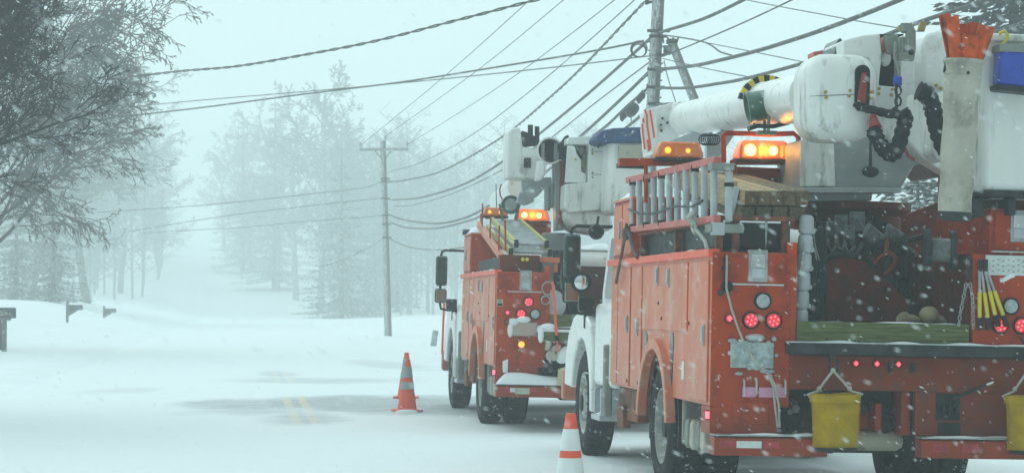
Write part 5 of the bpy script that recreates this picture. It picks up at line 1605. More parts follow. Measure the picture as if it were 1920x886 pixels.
# ------------------------------------------------------------------ snow settled on ledges
def snow_cap(T, x0, x1, y0, y1, z, h=.03, fill=.75, seed=1):
    g = random.Random(seed)
    nx, ny = max(4, int((x1 - x0) / .05)), max(4, int((y1 - y0) / .05))
    nx, ny = min(nx, 60), min(ny, 60)
    vs, fs = [], []
    hh = lambda i, j: max(0, min(1, 4 * min(i / nx, 1 - i / nx) * min(nx, 8) / 4, 4 * min(j / ny, 1 - j / ny) * min(ny, 8) / 4)) * max(-.2, noise.noise(Vector((x0 * 3 + i * .23, y0 * 3 + j * .23, seed * 3.1))) * .9 + fill)
    for j in range(ny + 1):
        for i in range(nx + 1):
            q = hh(i, j)
            vs.append((x0 + (x1 - x0) * i / nx, y0 + (y1 - y0) * j / ny, z + h * q - .004))
    W_ = nx + 1
    for j in range(ny):
        for i in range(nx): fs.append((j * W_ + i, j * W_ + i + 1, (j + 1) * W_ + i + 1, (j + 1) * W_ + i))
    base_ = len(vs)
    ring = [i for i in range(W_)] + [j * W_ + nx for j in range(1, ny + 1)] + [ny * W_ + i for i in range(nx - 1, -1, -1)] + [j * W_ for j in range(ny - 1, 0, -1)]
    for r_ in ring: vs.append((vs[r_][0], vs[r_][1], z - .006))
    m_ = len(ring)
    for q in range(m_): fs.append((ring[q], base_ + q, base_ + (q + 1) % m_, ring[(q + 1) % m_]))
    fs.append(tuple(base_ + q for q in range(m_)))
    return MB().add(vs, fs).build('snow_cap', SNOW, T.root, sharp=80)
for T in (A, B):
    e = 1 if T is A else 1.5
    snow_cap(T, -.025, .07, .1, 4.5, 1.892, .02 * e, .25, 2)
    snow_cap(T, .0, .42, 3.42, 4.42, 2.425, .05 * e, .8, 3)
    snow_cap(T, .2, 2.3, 4.7, 5.55, 2.28, .07, .9, 4)
    snow_cap(T, .45, 2.05, 6.35, 7.2, 1.60 - .22, .05, .5, 5)
    snow_cap(T, .02, .30, 5.12, 5.6, .45, .03, .6, 6)
    snow_cap(T, .02, .80, -.18, -.03, .572, .025 * e, .45, 7)
    snow_cap(T, 1.53, 2.48, -.18, -.03, .572, .025, .5, 8)
    snow_cap(T, .56, 2.48, -.155, -.03, 1.241, .022, .2, 9)
    snow_cap(T, .64, 1.88, -.02, .012, 1.385, .018, .3, 10)
    snow_cap(T, .02, .40, 5.95, 7.0, 1.40 - .0, .03, .35, 11)
snow_cap(A, 2.06, 2.48, .0, 1.2, 2.31, .05, .7, 12)
snow_cap(A, x0, x0 + .6, -.34, .24, zt - .02, .02, .4, 13)
# ------------------------------------------------------------------ utility poles
def pole_line(px, py, px2, py2, Y):           # points of a pole in the plane at distance Y
    return at(px, py, Y), at(px2, py2, Y)
NP_Y, FP_Y = 50.0, 103.0
t = empty('utility_pole')
top, low = pole_line(1240, -110, 1224, 200, NP_Y)
d = (low - top); gnd = top + d * ((top.z - ground_h(top.x, NP_Y) + 0.3) / -d.z)
t.location = gnd
L = lambda p: Vector(p) - t.location
MB().tube([L(gnd), L(gnd.lerp(top, .5)), L(top)], [.17, .15, .13], 16).build('pole_shaft', POLEW, t)
mb = MB()
for py, w_ in ((60, .5), (70, .4), (105, .35), (132, .4), (165, .4), (196, .3)):
    p = L(at(1224 + (200 - py) * .055, py, NP_Y)); mb.box(p.x - w_ / 2, p.x + w_ / 2, p.y - .22, p.y - .17, p.z - .03, p.z + .03); mb.tube([p + Vector((0, -.2, 0)), p + Vector((0, .2, 0))], .02, 6)
for k in range(14):
    p = L(at(1226 + (200 - (80 + k * 8)) * .055 + (9 if k % 2 else -12), 80 + k * 8, NP_Y)); mb.tube([p, p + Vector((.05 if k % 2 else -.05, 0, .02))], .016, 5)
mb.build('pole_bracket', DARK, t)
mb = MB()
for px, py in ((1213, 4), (1222, 69)):
    p = L(at(px, py, NP_Y)); mb.lathe(p - Vector((0, 0, .06)), (0, 0, 1), [(.02, 0), (.06, .02), (.04, .05), (.065, .07), (.03, .12), (0, .13)], 12)
p0, p1 = L(at(1213, 4, NP_Y)), L(at(1236, 4, NP_Y)); mb.beam(p0, p1, .04, .06)
mb.build('insulator', DARK, t)
tag(t, 'nearer tall grey wooden pole behind the trucks with cable brackets', 'utility pole', 'wooden poles along the road')
# brace pole with its hardware
t = empty('brace_pole')
a, b_ = at(1259, 78, NP_Y + 1.5), at(1303, 190, NP_Y + 1.5)
d = b_ - a; g = a + d * ((a.z + .2) / -d.z)
t.location = g
L = lambda p: Vector(p) - t.location
MB().tube([L(a), L(g)], [.10, .14], 14).build('pole_shaft', POLEW, t)
mb = MB(); mb.box(L(a).x - .17, L(a).x - .02, -.1 + L(a).y, .1 + L(a).y, L(a).z - .3, L(a).z - .1); mb.box(L(a).x - .1, L(a).x + .1, L(a).y - .12, L(a).y + .12, L(a).z - .05, L(a).z + .05)
for k in range(4): mb.tube([L(a) + Vector((-.2 + .1 * k, -.1, -.05)), L(a) + Vector((-.22 + .12 * k, -.1, .08))], .02, 6)
mb.build('brace_bracket', DARK, t)
tag(t, 'short grey brace pole leaning against the nearer wooden pole', 'brace pole')
# far pole with cross arm
t = empty('utility_pole')
top, low = pole_line(718, 264, 728, 632, FP_Y)
g = low.copy(); g.z = ground_h(g.x, FP_Y) - .15
t.location = g
L = lambda p: Vector(p) - t.location
MB().tube([L(g), L(top.lerp(low, .5)), L(top)], [.17, .15, .125], 14).build('pole_shaft', POLEW, t)
a, b_ = L(at(674, 281, FP_Y)), L(at(765, 280, FP_Y))
ca = MB().beam(a + Vector((0, -.16, 0)), b_ + Vector((0, -.16, 0)), .09, .12).build('cross_arm', POLEW, t)
mb = MB()
for px in (703, 733): mb.beam(L(at(px, 284, FP_Y)) + Vector((0, -.16, 0)), L(at(719 + (px - 718) * .2, 298, FP_Y)) + Vector((0, -.14, 0)), .02, .04)
mb.build('arm_brace', DARK, ca)
for px, py in ((676, 277), (763, 276), (722, 264)):
    mb = MB(); p = L(at(px, py, FP_Y)) + Vector((0, -.16, 0)); mb.lathe(p - Vector((0, 0, .02)), (0, 0, 1), [(.02, 0), (.02, .08), (.07, .10), (.05, .15), (.07, .17), (.04, .24), (0, .26)], 12)
    mb.build('insulator', GREYD, ca)
mb = MB()
for py in (335, 340, 372, 403, 420, 445):
    p = L(at(720 + (py - 264) * .026, py, FP_Y)); mb.box(p.x - .2, p.x + .2, p.y - .2, p.y - .16, p.z - .04, p.z + .03)
mb.build('pole_bracket', DARK, t)
tag(t, 'farther wooden pole with a cross arm standing in the haze left of the trucks', 'utility pole', 'wooden poles along the road')

# ------------------------------------------------------------------ cables: each runs in its own vertical plane between two real ends
def span_pts(pix, P0, P1):
    out = []
    for px, py in pix:
        d = ray(px, py)
        # plan line P0->P1 crossed by the ray
        ex, ey = P1[0] - P0[0], P1[1] - P0[1]
        den = d.x * ey - d.y * ex
        s_ = (P0[0] * ey - P0[1] * ex) / den
        out.append(CAM + d * s_)
    return out
def spline(P_, n=7):
    out = []
    for i in range(len(P_) - 1):
        p0, p1, p2, p3 = P_[max(i - 1, 0)], P_[i], P_[i + 1], P_[min(i + 2, len(P_) - 1)]
        for k in range(n):
            t_ = k / n
            out.append(.5 * ((2 * p1) + (p2 - p0) * t_ + (2 * p0 - 5 * p1 + 4 * p2 - p3) * t_ ** 2 + (3 * p1 - p0 - 3 * p2 + p3) * t_ ** 3))
    out.append(P_[-1])
    return out
def cable(pix, P0, P1, r, label, twist=False, m_=None):
    pts = spline(span_pts(pix, P0, P1))
    for end, i0, i1 in ((0, 0, 1), (-1, -1, -2)):       # cables run on past the edge of the photograph
        if pix[end][1] < 0 or pix[end][0] > 1920:
            e = pts[i0] + (pts[i0] - pts[i1]).normalized() * 9
            pts = [e] + pts if end == 0 else pts + [e]
    mb = MB()
    if twist:
        # two strands wound round each other
        dense = []
        for i in range(len(pts) - 1):
            n_ = max(2, int((pts[i + 1] - pts[i]).length / .18))
            dense += [pts[i].lerp(pts[i + 1], k / n_) for k in range(n_)]
        dense.append(pts[-1])
        s_ = 0
        for ph in (0, math.pi):
            q, s_ = [], 0
            for i, p in enumerate(dense):
                if i: s_ += (p - dense[i - 1]).length
                d = (dense[min(i + 1, len(dense) - 1)] - dense[max(i - 1, 0)]).normalized()
                a = d.cross(Vector((0, 0, 1))).normalized(); b_ = a.cross(d)
                th = s_ * 2 * math.pi / 1.3 + ph
                q.append(p + (a * math.cos(th) + b_ * math.sin(th)) * r * .9)
            mb.tube(q, r * .75, 5)
    else:
        mb.tube(pts, r, 6)
    o = mb.build('cable', m_ or CABLE)
    return tag(o, label, 'overhead cable', 'overhead cables')
def xy(px, py, Y):
    p = at(px, py, Y); return (p.x, p.y)
nP, fP = xy(1226, 130, NP_Y), xy(721, 340, FP_Y)
near_next = (11.6, 6.0)                       # the next pole towards the camera, out of frame
house = xy(60, 230, 88.0)                     # a house off to the left
cable([(1030, -8), (1005, 0), (850, 40), (700, 78), (560, 105), (440, 125), (335, 134), (200, 150)], xy(1030, 0, 40), xy(180, 150, 62), .021, 'topmost twisted cable crossing the sky to the left tree', True)
cable([(1206, 77), (1100, 98), (900, 131), (760, 153), (640, 168), (520, 183), (400, 199), (290, 212), (180, 224)], nP, house, .024, 'lower of the two long cables from the nearer pole to the left tree')
cable([(1218, 105), (1050, 125), (900, 141), (780, 153), (640, 166), (520, 176), (400, 186), (310, 194), (200, 205)], nP, xy(60, 225, 92), .015, 'upper and thinner of the two long cables from the nearer pole to the left tree')
arm = lambda px, py: xy(px, py, FP_Y)
cable([(677, 272), (830, 146), (985, 8), (1030, -34)], arm(677, 272), xy(1220, -200, NP_Y), .013, 'straight thin wire from the left end of the far cross arm')
cable([(722, 256), (890, 136), (1057, 0), (1090, -28)], arm(722, 256), xy(1236, -160, NP_Y), .013, 'straight thin wire from the top pin of the far pole')
cable([(764, 271), (860, 212), (960, 146), (1060, 72), (1150, 2), (1180, -22)], arm(764, 271), xy(1258, -150, NP_Y), .013, 'straight thin wire from the right end of the far cross arm')
cable([(728, 322), (790, 304), (880, 256), (980, 182), (1080, 98), (1190, 0), (1215, -24)], fP, xy(1232, -40, NP_Y), .014, 'thin sagging wire attached below the far cross arm')
cable([(726, 341), (760, 338), (830, 320), (940, 258), (1040, 175), (1105, 113), (1160, 55), (1207, 6)], fP, nP, .024, 'twisted cable rising to the bracket at the top of the nearer pole', True)
cable([(728, 374), (745, 374), (790, 370), (870, 345), (945, 301), (1015, 248), (1100, 178), (1185, 103), (1226, 66)], fP, nP, .036, 'thick cable reaching the nearer pole at its coiled loop')
cable([(1236, 62), (1247, 58), (1320, 35), (1394, 0), (1430, -20)], nP, near_next, .034, 'thick cable leaving the nearer pole upwards to the right above the others')
cable([(740, 386), (775, 384), (850, 362), (950, 314), (1035, 257), (1120, 190), (1220, 115)], fP, nP, .016, 'thin cable between the two thick cables from pole to pole')
cable([(1228, 110), (1250, 103), (1312, 78), (1400, 40), (1485, 0), (1520, -18)], nP, near_next, .015, 'thin cable rising to the right between two thick cables')
cable([(730, 402), (750, 410), (790, 417), (830, 418), (880, 405), (940, 371), (1010, 320), (1090, 254), (1160, 190), (1218, 134)], fP, nP, .038, 'thick cable sagging lowest but one, passing behind the far bucket')
cable([(1222, 131), (1296, 124), (1350, 113), (1421, 95), (1480, 77), (1540, 57), (1610, 31), (1687, 0), (1740, -24)], nP, near_next, .038, 'thickest cable crossing the sky above the near boom')
cable([(732, 416), (760, 426), (815, 428), (870, 416), (910, 400), (1000, 340), (1070, 285), (1132, 240), (1175, 200), (1218, 163)], fP, nP, .034, 'lowest thick cable with a black splice case near the pole')
cable([(1220, 164), (1285, 165), (1345, 157), (1404, 146), (1526, 113), (1620, 82), (1715, 45), (1825, 8), (1860, -6)], nP, near_next, .034, 'lower thick cable passing behind the near boom and past the spruce')
cable([(1110, 290), (1177, 237), (1195, 222), (1216, 202), (1222, 196)], (fP[0] - .4, fP[1]), nP, .034, 'short stretch of thick cable seen just right of the blue bucket cover')
cable([(1222, 196), (1400, 185), (1600, 150), (1760, 96), (1868, 60), (1920, 42), (1960, 27)], nP, (11.9, 6.0), .03, 'thick cable in front of the spruce at the upper right corner')
cable([(728, 444), (740, 452), (765, 462), (795, 467), (830, 468), (880, 462)], fP, (8.9, 52), .024, 'low cable running from the far pole to behind the far truck mirror')
far_h = xy(200, 400, 120)
cable([(722, 338), (690, 350), (640, 357), (560, 366), (460, 377), (360, 386), (260, 393), (180, 398)], fP, far_h, .018, 'uppermost faint cable from the far pole leftwards across the hazy trees')
cable([(722, 371), (690, 374), (640, 379), (560, 388), (480, 397), (400, 408), (300, 424), (240, 434)], fP, far_h, .016, 'middle faint cable from the far pole leftwards across the hazy trees')
cable([(722, 404), (640, 410), (560, 416), (480, 424), (380, 430), (270, 437)], fP, far_h, .014, 'lowest faint cable from the far pole leftwards across the hazy trees')
cable([(726, 440), (705, 456), (680, 470), (640, 488), (600, 500)], fP, xy(500, 500, 118), .013, 'faint cable dropping leftwards low from the far pole')
cable([(1380, -6), (1399, 0), (1470, 14), (1540, 27), (1610, 40), (1680, 52), (1720, 59)], xy(1380, 0, 46), xy(1720, 59, 34), .010, 'thin wire dropping to the right behind the lever block, highest at right')
cable([(1244, 66), (1280, 71), (1316, 78), (1335, 86), (1350, 97), (1372, 104)], nP, near_next, .017, 'short black jumper from the nearer pole drooping to the thick cable')
cable([(1318, 79), (1400, 95), (1460, 107), (1509, 117), (1540, 123)], xy(1318, 79, 48), xy(1540, 123, 36), .010, 'thin wire crossing under the thick cable above the near boom')
cable([(1243, 110), (1290, 121), (1340, 132), (1397, 143), (1430, 150)], nP, xy(1430, 150, 38), .010, 'thin wire from the nearer pole ending behind the striped boom collar')
cable([(1245, 114), (1252, 145), (1260, 170), (1268, 195), (1290, 270)], (nP[0] + .05, nP[1]), xy(1300, 200, 49), .011, 'steep guy wire between the nearer pole and its brace pole')
# splice case and cable loop
t = empty('splice_case'); 
p = span_pts([(1185, 206)], fP, nP)[0]
t.location = p
ax = (span_pts([(1200, 190)], fP, nP)[0] - p).normalized()
MB().lathe(-ax * .32, ax, [(.04, 0), (.10, .05), (.13, .1), (.13, .2), (.14, .22), (.14, .32), (.13, .34), (.13, .52), (.09, .58), (.04, .62)], 14).build('case_body', DARK, t)
mb = MB()
for k in (-3, -2.2, 2.0, 2.6, 3.2): mb.ell(ax * k * .36 + Vector((0, 0, .08)), (.06, .06, .11), 8, 6)
mb.tube([ax * -.9 + Vector((0, 0, .12)), Vector((0, 0, .17)), ax * 1.2 + Vector((0, 0, .1))], .014, 5)
mb.tube([ax * -.1, ax * -.1 + Vector((0, 0, -.25)), ax * .02 + Vector((0, 0, -.32))], .012, 5)
mb.build('case_clamp', DARK, t)
tag(t, 'black splice case hanging on the lowest thick cable by the nearer pole', 'splice case')
mb = MB(); p = at(1198, 95, NP_Y - .3)
for k in range(4):
    mb.tube([p + Vector(((.15 + .012 * k) * math.cos(x), .05 * math.sin(x + k), (.14 + .012 * k) * math.sin(x) + .01 * k)) for x in [j * math.pi / 9 for j in range(18)]], .011, 5, closed=True)
tag(mb.build('cable_coil', DARK), 'round coil of spare cable hanging left of the nearer pole', 'cable coil')

# ------------------------------------------------------------------ mailboxes on the left verge
def on_ground(px, py):                        # where the ray first meets the ground
    d = ray(px, py); t0 = 5.0
    while t0 < 400:
        p = CAM + d * (t0 / d.y)
        if p.z < ground_h(p.x, p.y): return p
        t0 += .25
    return CAM + d * (120 / d.y)
def mailbox(px, py, pole_px_h, style, label, Y=None):
    p = on_ground(px, py) if Y is None else at(px, py, Y)
    t = empty('mailbox', (p.x, p.y, ground_h(p.x, p.y)))
    s_ = FPX / (p.y * 1.0)
    H = pole_px_h / s_
    if style == 'post':
        MB().box(-.065, .065, -.065, .065, -.2, H).build('post', POSTWD, t, bevel=0.01)
        MB().box(-.3, .18, -.1, .1, H, H + .06).build('mounting_board', POSTWD, t, bevel=0.008)
        x0, x1, z0, z1 = -.42, .31, H + .062, H + .37
        bx = MB().prism([(-.12, z0), (.12, z0), (.12, z1 - .07), (.085, z1 - .02), (.03, z1), (-.03, z1), (-.085, z1 - .02), (-.12, z1 - .07)], 'x', x0, x1).build('box_body', BOXBLK, t, bevel=0.008)
        MB().box(x1, x1 + .012, -.11, .11, z0 + .01, z1 - .03).build('box_door', BOXBLK, bx, bevel=0.006)
        fc = bpy.data.curves.new('lettering', 'FONT')
        fc.body = '7 Zick'
        fc.size, fc.extrude, fc.shear = .17, .001, .2
        fc.align_x = 'CENTER'
        fo = bpy.data.objects.new('lettering_curve', fc); col.objects.link(fo)
        bpy.context.view_layer.update()
        lm = bpy.data.meshes.new_from_object(fo.evaluated_get(bpy.context.evaluated_depsgraph_get()))
        bpy.data.objects.remove(fo)
        fo = bpy.data.objects.new('lettering', lm); col.objects.link(fo)
        lm.materials.clear(); lm.materials.append(LETTER)
        fo.parent = bx; fo.location = (-.12, -.1225, z0 + .09); fo.rotation_euler = (R(90), 0, 0)
        MB().lathe((-.45, -.02, H - .35), (0, -1, 0), [(.0, 0), (.09, 0), (.12, .03), (.12, .12), (.1, .14), (0, .14)], 16).build('paper_tube', BOXBLK, t)
    else:
        MB().box(-.055, .055, -.055, .055, -.2, H).build('post', POSTWD, t, bevel=0.008)
        k = 1.0
        mb = MB(); mb.prism([(0, H - .62), (.055, H - .62), (.42, H - .40), (.42, H - .36), (.055, H - .36)], 'y', -.03, .03); mb.build('bracket_arm', POSTWD, t)
        z0 = H - .36
        bx = MB().prism([(-.1, z0), (.1, z0), (.1, z0 + .17), (.06, z0 + .225), (-.06, z0 + .225), (-.1, z0 + .17)], 'x', .06, .64).build('box_body', BOXBLK, t, bevel=0.008)
        MB().box(.64, .652, -.09, .09, z0 + .01, z0 + .20).build('box_door', BOXBLK, bx, bevel=0.006)
        if style == 'finial': MB().lathe((0, 0, H), (0, 0, 1), [(.055, 0), (.06, .02), (.03, .06), (0, .10)], 10).build('post_cap', POSTWD, t)
    return tag(t, label, 'mailbox', 'mailboxes on the left verge')
mailbox(8, 659, 57, 'post', 'large dark mailbox with pale lettering at the left edge, nearest of all', 68)
mailbox(126, 606, 38, 'finial', 'smaller mailbox on a bracket post with a pointed cap, second along the verge', 101)
mailbox(195, 594, 22, 'arm', 'faint mailbox third along the verge, nearly lost in the haze', 128)
# marker post on the right bank
p = at(812, 641, 78); t = empty('marker_post', (p.x, p.y, ground_h(p.x, p.y) - .05)); t.rotation_euler = (0, R(9), 0)
MB().box(-.10, .10, -.04, .04, 0, 0.58).build('post_board', PLATE, t, bevel=0.01)
tag(t, 'short grey leaning post in the snow right of the far pole', 'marker post')
# ------------------------------------------------------------------ trees
def bare_tree(seed, H, spread, levels, twig_r, density, trunk_r, lean=(0, 0), bias=None, first=0.22, droop=0.0, up=0.35, jit=.26, ang=(24, 52)):
    """limbs (levels 0-2) and twigs (the finer levels) as two builders"""
    g = random.Random(seed)
    limbs, twigs = MB(), MB()
    def seg(mb, pts, r0, r1, n):
        mb.tube(pts, [r0 + (r1 - r0) * i / (len(pts) - 1) for i in range(len(pts))], n, cap=False)
    def grow(p, d, L_, r, lv):
        n_ = 7 if lv == 0 else (5 if lv == 1 else (4 if lv == 2 else 3))
        pts, dirs = [p], [d]
        for i in range(n_):
            j = (.10 if lv == 0 else jit)
            d = (d + Vector((g.gauss(0, j), g.gauss(0, j), g.gauss(0, j) * .8 + (up * .12 if lv in (1, 2) else 0) - droop * (.10 if lv >= 2 else .02)))).normalized()
            p = p + d * (L_ / n_)
            pts.append(p); dirs.append(d)
        rend = max(twig_r * .6, r * (.35 if lv == 0 else .22))
        seg(limbs if lv <= 1 else twigs, pts, max(r, twig_r), rend, (10, 6, 4, 3, 3, 3)[lv])
        if lv >= levels: return
        m_ = int(density[lv] * (1 if lv == 0 else g.uniform(.75, 1.25)))
        for k in range(m_):
            f = (first + (1 - first) * (k + g.random()) / m_) if lv == 0 else (.16 + .84 * (k + g.random()) / m_)
            x = min(f * n_, n_ - .001); i = int(x)
            q = pts[i].lerp(pts[i + 1], x - i); dd = dirs[i + 1]
            az = g.uniform(0, 2 * math.pi) if lv == 0 else g.uniform(0, 2 * math.pi)
            side = dd.orthogonal().normalized()
            side = Matrix.Rotation(az, 3, dd) @ side
            an = R(g.uniform(38, 72)) if lv == 0 else R(g.uniform(*ang))
            nd = (dd * math.cos(an) + side * math.sin(an))
            if lv == 0:
                nd.z += .10
                if bias is not None: nd = (nd + bias * g.uniform(.1, .8))
            nd.normalize()
            ratio = (.62 * (1 - .55 * f) if lv == 0 else .50 * (1 - .45 * f)) * g.uniform(.75, 1.2)
            ll = H * spread * ratio if lv == 0 else L_ * ratio
            grow(q, nd, ll, max(twig_r, (r * (1 - f * .65)) * (.5 if lv == 0 else .45)), lv + 1)
    grow(Vector((0, 0, -.3)), Vector((lean[0], lean[1], 1)).normalized(), H, trunk_r, 0)
    return limbs, twigs
def place_tree(name, proto, x, y, rz, s, label, group, z=None):
    o = copy_tree(proto) if proto.get('used') else proto
    proto['used'] = 1
    if 'used' in o and o is not proto: del o['used']
    o.location = (x, y, ground_h(x, y) if z is None else z)
    o.rotation_euler = (0, 0, rz); o.scale = (s, s, s)
    o.name = name
    return tag(o, label, 'tree', group)
# the big tree at the left edge
def edge_tree(seed, H, spread, dens, px, py, Y, bias, label, droop, first, r, up=.5):
    t = empty('bare_tree')
    li, tw = bare_tree(seed, H, spread, 5, .0084, dens, r, (-.01, .0), bias, first, droop, up, .18, (18, 46))
    li.build('trunk', BARK, t); tw.build('crown', TWIG, t, smooth=False)
    p = at(px, py, Y)
    t.location = (p.x, Y, ground_h(p.x, Y))
    t.scale = (Y / 44,) * 3
    return tag(t, label, 'tree')
edge_tree(11, 7.6, 1.12, (34, 11, 8, 6, 4), 4, 592, 72, Vector((.4, -.1, .05)), 'dark bare tree with drooping lower twigs whose trunk stands behind the nearest mailbox', .75, .25, .10)
edge_tree(14, 10.5, 1.02, (42, 12, 8, 7, 3), -225, 600, 31, Vector((.75, -.1, .22)), 'dark bare tree whose limbs sweep in from beyond the left edge at the top', .3, .18, .19, .8)
# the paler ones behind it
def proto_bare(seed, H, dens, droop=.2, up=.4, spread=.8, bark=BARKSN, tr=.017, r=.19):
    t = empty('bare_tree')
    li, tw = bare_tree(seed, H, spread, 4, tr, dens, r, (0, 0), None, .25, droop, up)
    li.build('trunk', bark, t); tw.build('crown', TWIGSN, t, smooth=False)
    return t
pA = proto_bare(21, 11, (24, 9, 8, 5), .4, .3, .95)
pB = proto_bare(22, 11, (20, 9, 7, 5), .1, .9, .62)
pC = proto_bare(23, 10, (22, 9, 7, 5), .25, .5, .8)
def conifer(seed, H, rad, m_, n_lv=26, base=.08):
    g = random.Random(seed)
    t = empty('spruce_tree')
    MB().tube([(0, 0, -.3), (0, 0, H * .5), (0, 0, H)], [.19, .11, .015], 8).build('trunk', BARK, t)
    mb = MB()
    for i in range(n_lv):
        f = i / n_lv
        z = H * (base + (1 - base) * min(1, max(0, f + g.uniform(-.5, .5) / n_lv)))
        rr = rad * (1 - f) ** .85 * g.uniform(.85, 1.1) + .12
        nb = int(6 + 9 * (1 - f))
        for k in range(nb):
            a = 2 * math.pi * (k + g.random()) / nb
            L_ = rr * g.uniform(.62, 1.18); zj = g.uniform(-.5, .5) * H / n_lv * (1.2 - f)
            dx, dy = math.cos(a), math.sin(a)
            ns = max(3, int(L_ / .17))
            for s_ in range(ns):
                q = (s_ + .3) / ns
                c = Vector((dx * L_ * q, dy * L_ * q, z + zj - .30 * L_ * q + .16 * L_ * q * q))
                wd = (.42 * (1 - q) + .14) * min(1, L_)
                for e in range(5):
                    o = Vector((-dy, dx, 0)) * g.uniform(-wd, wd) * .8 + Vector((0, 0, g.uniform(-.07, .03)))
                    u_ = Vector((dx + g.uniform(-.6, .6), dy + g.uniform(-.6, .6), g.uniform(-.5, .15))).normalized() * g.uniform(.14, .30)
                    v_ = u_.cross(Vector((0, 0, 1))).normalized() * g.uniform(.05, .10) + Vector((0, 0, g.uniform(-.03, .03)))
                    b0 = c + o
                    mb.add([b0, b0 + u_ * .5 + v_, b0 + u_, b0 + u_ * .5 - v_], [(0, 1, 2, 3)])
    mb.build('crown', m_, t, smooth=False)
    return t
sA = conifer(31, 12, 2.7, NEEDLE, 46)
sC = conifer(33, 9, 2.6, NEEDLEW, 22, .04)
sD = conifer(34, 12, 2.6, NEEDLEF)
tr = lambda px, Y: at(px, 568, Y).x
G = 'bare trees fading into the haze'
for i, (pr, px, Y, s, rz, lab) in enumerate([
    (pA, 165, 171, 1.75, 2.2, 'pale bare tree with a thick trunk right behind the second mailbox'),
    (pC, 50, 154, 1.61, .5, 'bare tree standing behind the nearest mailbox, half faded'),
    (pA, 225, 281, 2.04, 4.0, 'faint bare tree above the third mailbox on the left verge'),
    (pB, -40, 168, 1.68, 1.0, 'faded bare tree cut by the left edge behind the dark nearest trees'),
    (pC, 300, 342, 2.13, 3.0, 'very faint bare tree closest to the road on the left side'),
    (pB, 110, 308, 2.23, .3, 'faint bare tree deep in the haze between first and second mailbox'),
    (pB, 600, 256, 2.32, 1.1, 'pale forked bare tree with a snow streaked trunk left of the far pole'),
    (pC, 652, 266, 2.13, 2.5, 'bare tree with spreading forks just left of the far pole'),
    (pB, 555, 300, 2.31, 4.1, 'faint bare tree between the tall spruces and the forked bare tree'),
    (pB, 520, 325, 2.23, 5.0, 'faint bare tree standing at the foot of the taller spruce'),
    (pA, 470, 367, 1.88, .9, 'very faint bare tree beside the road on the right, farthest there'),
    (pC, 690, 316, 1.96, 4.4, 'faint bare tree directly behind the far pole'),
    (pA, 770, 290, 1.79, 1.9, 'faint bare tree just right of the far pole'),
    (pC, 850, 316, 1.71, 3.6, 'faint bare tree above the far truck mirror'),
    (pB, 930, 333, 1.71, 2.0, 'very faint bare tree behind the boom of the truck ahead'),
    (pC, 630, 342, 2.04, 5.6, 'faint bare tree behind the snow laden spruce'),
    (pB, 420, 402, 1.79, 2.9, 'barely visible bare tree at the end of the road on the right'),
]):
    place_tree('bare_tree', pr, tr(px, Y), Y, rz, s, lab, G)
S = 'spruces in the haze'
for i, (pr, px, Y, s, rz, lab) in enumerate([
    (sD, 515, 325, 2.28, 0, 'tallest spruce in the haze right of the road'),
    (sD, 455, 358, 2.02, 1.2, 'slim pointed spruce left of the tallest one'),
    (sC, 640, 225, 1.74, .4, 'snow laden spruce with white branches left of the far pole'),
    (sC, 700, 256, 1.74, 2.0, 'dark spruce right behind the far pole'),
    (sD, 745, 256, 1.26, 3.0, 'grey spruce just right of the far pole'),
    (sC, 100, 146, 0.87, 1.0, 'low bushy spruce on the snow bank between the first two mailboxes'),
    (sC, 30, 158, 0.98, 2.4, 'low bushy spruce behind the nearest mailbox on the bank'),
    (sA, 1905, 46, 1.08, .8, 'big dark spruce behind the near truck at the upper right corner'),
    (sC, 1722, 43, .50, 2.2, 'small snow covered spruce seen through the gap under the beige tube'),
]):
    place_tree('spruce_tree', pr, tr(px, Y), Y, rz, s, lab, S)
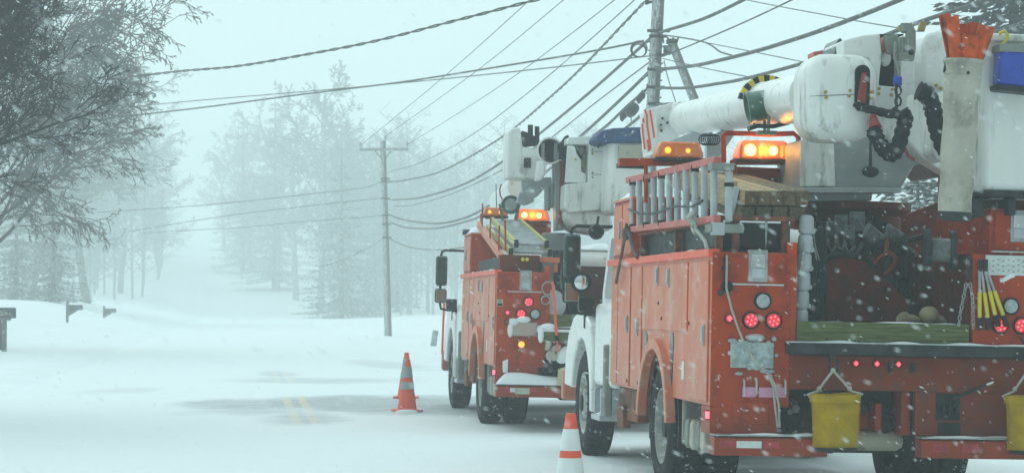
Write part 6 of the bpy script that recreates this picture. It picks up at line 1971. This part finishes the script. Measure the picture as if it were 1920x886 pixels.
# the wood beyond, which reads as one mass
def wood():
    g = random.Random(5)
    mb = MB()
    for side in (-1, 1):
        for k in range(230):
            Y = g.uniform(230, 400)
            x = (g.uniform(-75, -11) if side < 0 else g.uniform(11, 75)) + .8
            H = g.uniform(12, 21)
            z = ground_h(x, Y)
            mb.tube([(x, Y, z - .3), (x + g.uniform(-.3, .3), Y, z + H * .6), (x + g.uniform(-.6, .6), Y, z + H)], [.15, .09, .03], 5, cap=False)
            for b_ in range(46):
                h = g.uniform(.12, .98) * H
                a = g.uniform(0, 6.28); L_ = g.uniform(1.2, 4.6) * (1.1 - .6 * h / H)
                p = Vector((x, Y, z + h)); q = p + Vector((math.cos(a) * L_ * .6, math.sin(a) * L_ * .6, L_ * g.uniform(.2, .6))); r_ = q + Vector((math.cos(a) * L_ * .5, math.sin(a) * L_ * .5, L_ * g.uniform(-.1, .5)))
                mb.tube([p, q, r_], [.05, .036, .02], 3, cap=False)
                for c_ in range(3):
                    u_ = p.lerp(r_, g.uniform(.3, .9)); e = u_ + Vector((g.uniform(-1.2, 1.2), g.uniform(-1.2, 1.2), g.uniform(-.3, 1.2)))
                    mb.tube([u_, e], [.028, .016], 3, cap=False)
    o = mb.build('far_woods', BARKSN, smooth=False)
    return tag(o, 'distant bare woods on both sides of the road fading into blowing snow', 'woods', kind='stuff')
wood()
# ------------------------------------------------------------------ blowing snow: flakes and haze
g = random.Random(77)
mb = MB()
wind = Vector((.80, -.25, -.52)).normalized()
hw = 960 / FPX * 1.15
for k in range(5200):
    Y = 2.6 + 46 * g.random() ** 1.7
    px, py = g.uniform(-150, 2070), g.uniform(-120, 1000)
    p = at(px, py, Y)
    if p.z < .05: continue
    s_ = g.choice((.0012, .0016, .0022, .003)) * (1 if Y > 8 else .62)
    d = (wind + Vector((g.gauss(0, .14), g.gauss(0, .14), g.gauss(0, .14)))).normalized()
    a = d.orthogonal().normalized(); b_ = a.cross(d)
    L_ = s_ * g.uniform(1.6, 5.0)
    mb.add([p - d * L_, p + a * s_, p + b_ * s_, p - a * s_, p - b_ * s_, p + d * L_], [(0, 1, 2), (0, 2, 3), (0, 3, 4), (0, 4, 1), (5, 2, 1), (5, 3, 2), (5, 4, 3), (5, 1, 4)])
me = bpy.data.meshes.new('falling_snow')
me.from_pydata([tuple(v) for v in mb.v], [], mb.f)
me.materials.append(FLAKE)
o = bpy.data.objects.new('falling_snow', me); col.objects.link(o)
tag(o, 'wind driven snowflakes falling across the whole scene', 'falling snow', kind='stuff')
HAZE_D = 0.0039
hz = bpy.data.materials.new('haze')
hz.use_nodes = True
nn = hz.node_tree.nodes; nn.clear()
pv = nn.new('ShaderNodeVolumePrincipled')
pv.inputs['Color'].default_value = (0.95, 0.995, 0.995, 1)
pv.inputs['Anisotropy'].default_value = 0.45
pv.inputs['Density'].default_value = HAZE_D
ou = nn.new('ShaderNodeOutputMaterial')
hz.node_tree.links.new(pv.outputs[0], ou.inputs['Volume'])
o = MB().box(-160, 160, -30, 600, -2.0, 52).build('haze', hz, smooth=False)
tag(o, 'blowing snow haze over the road and trees', 'haze', kind='stuff')
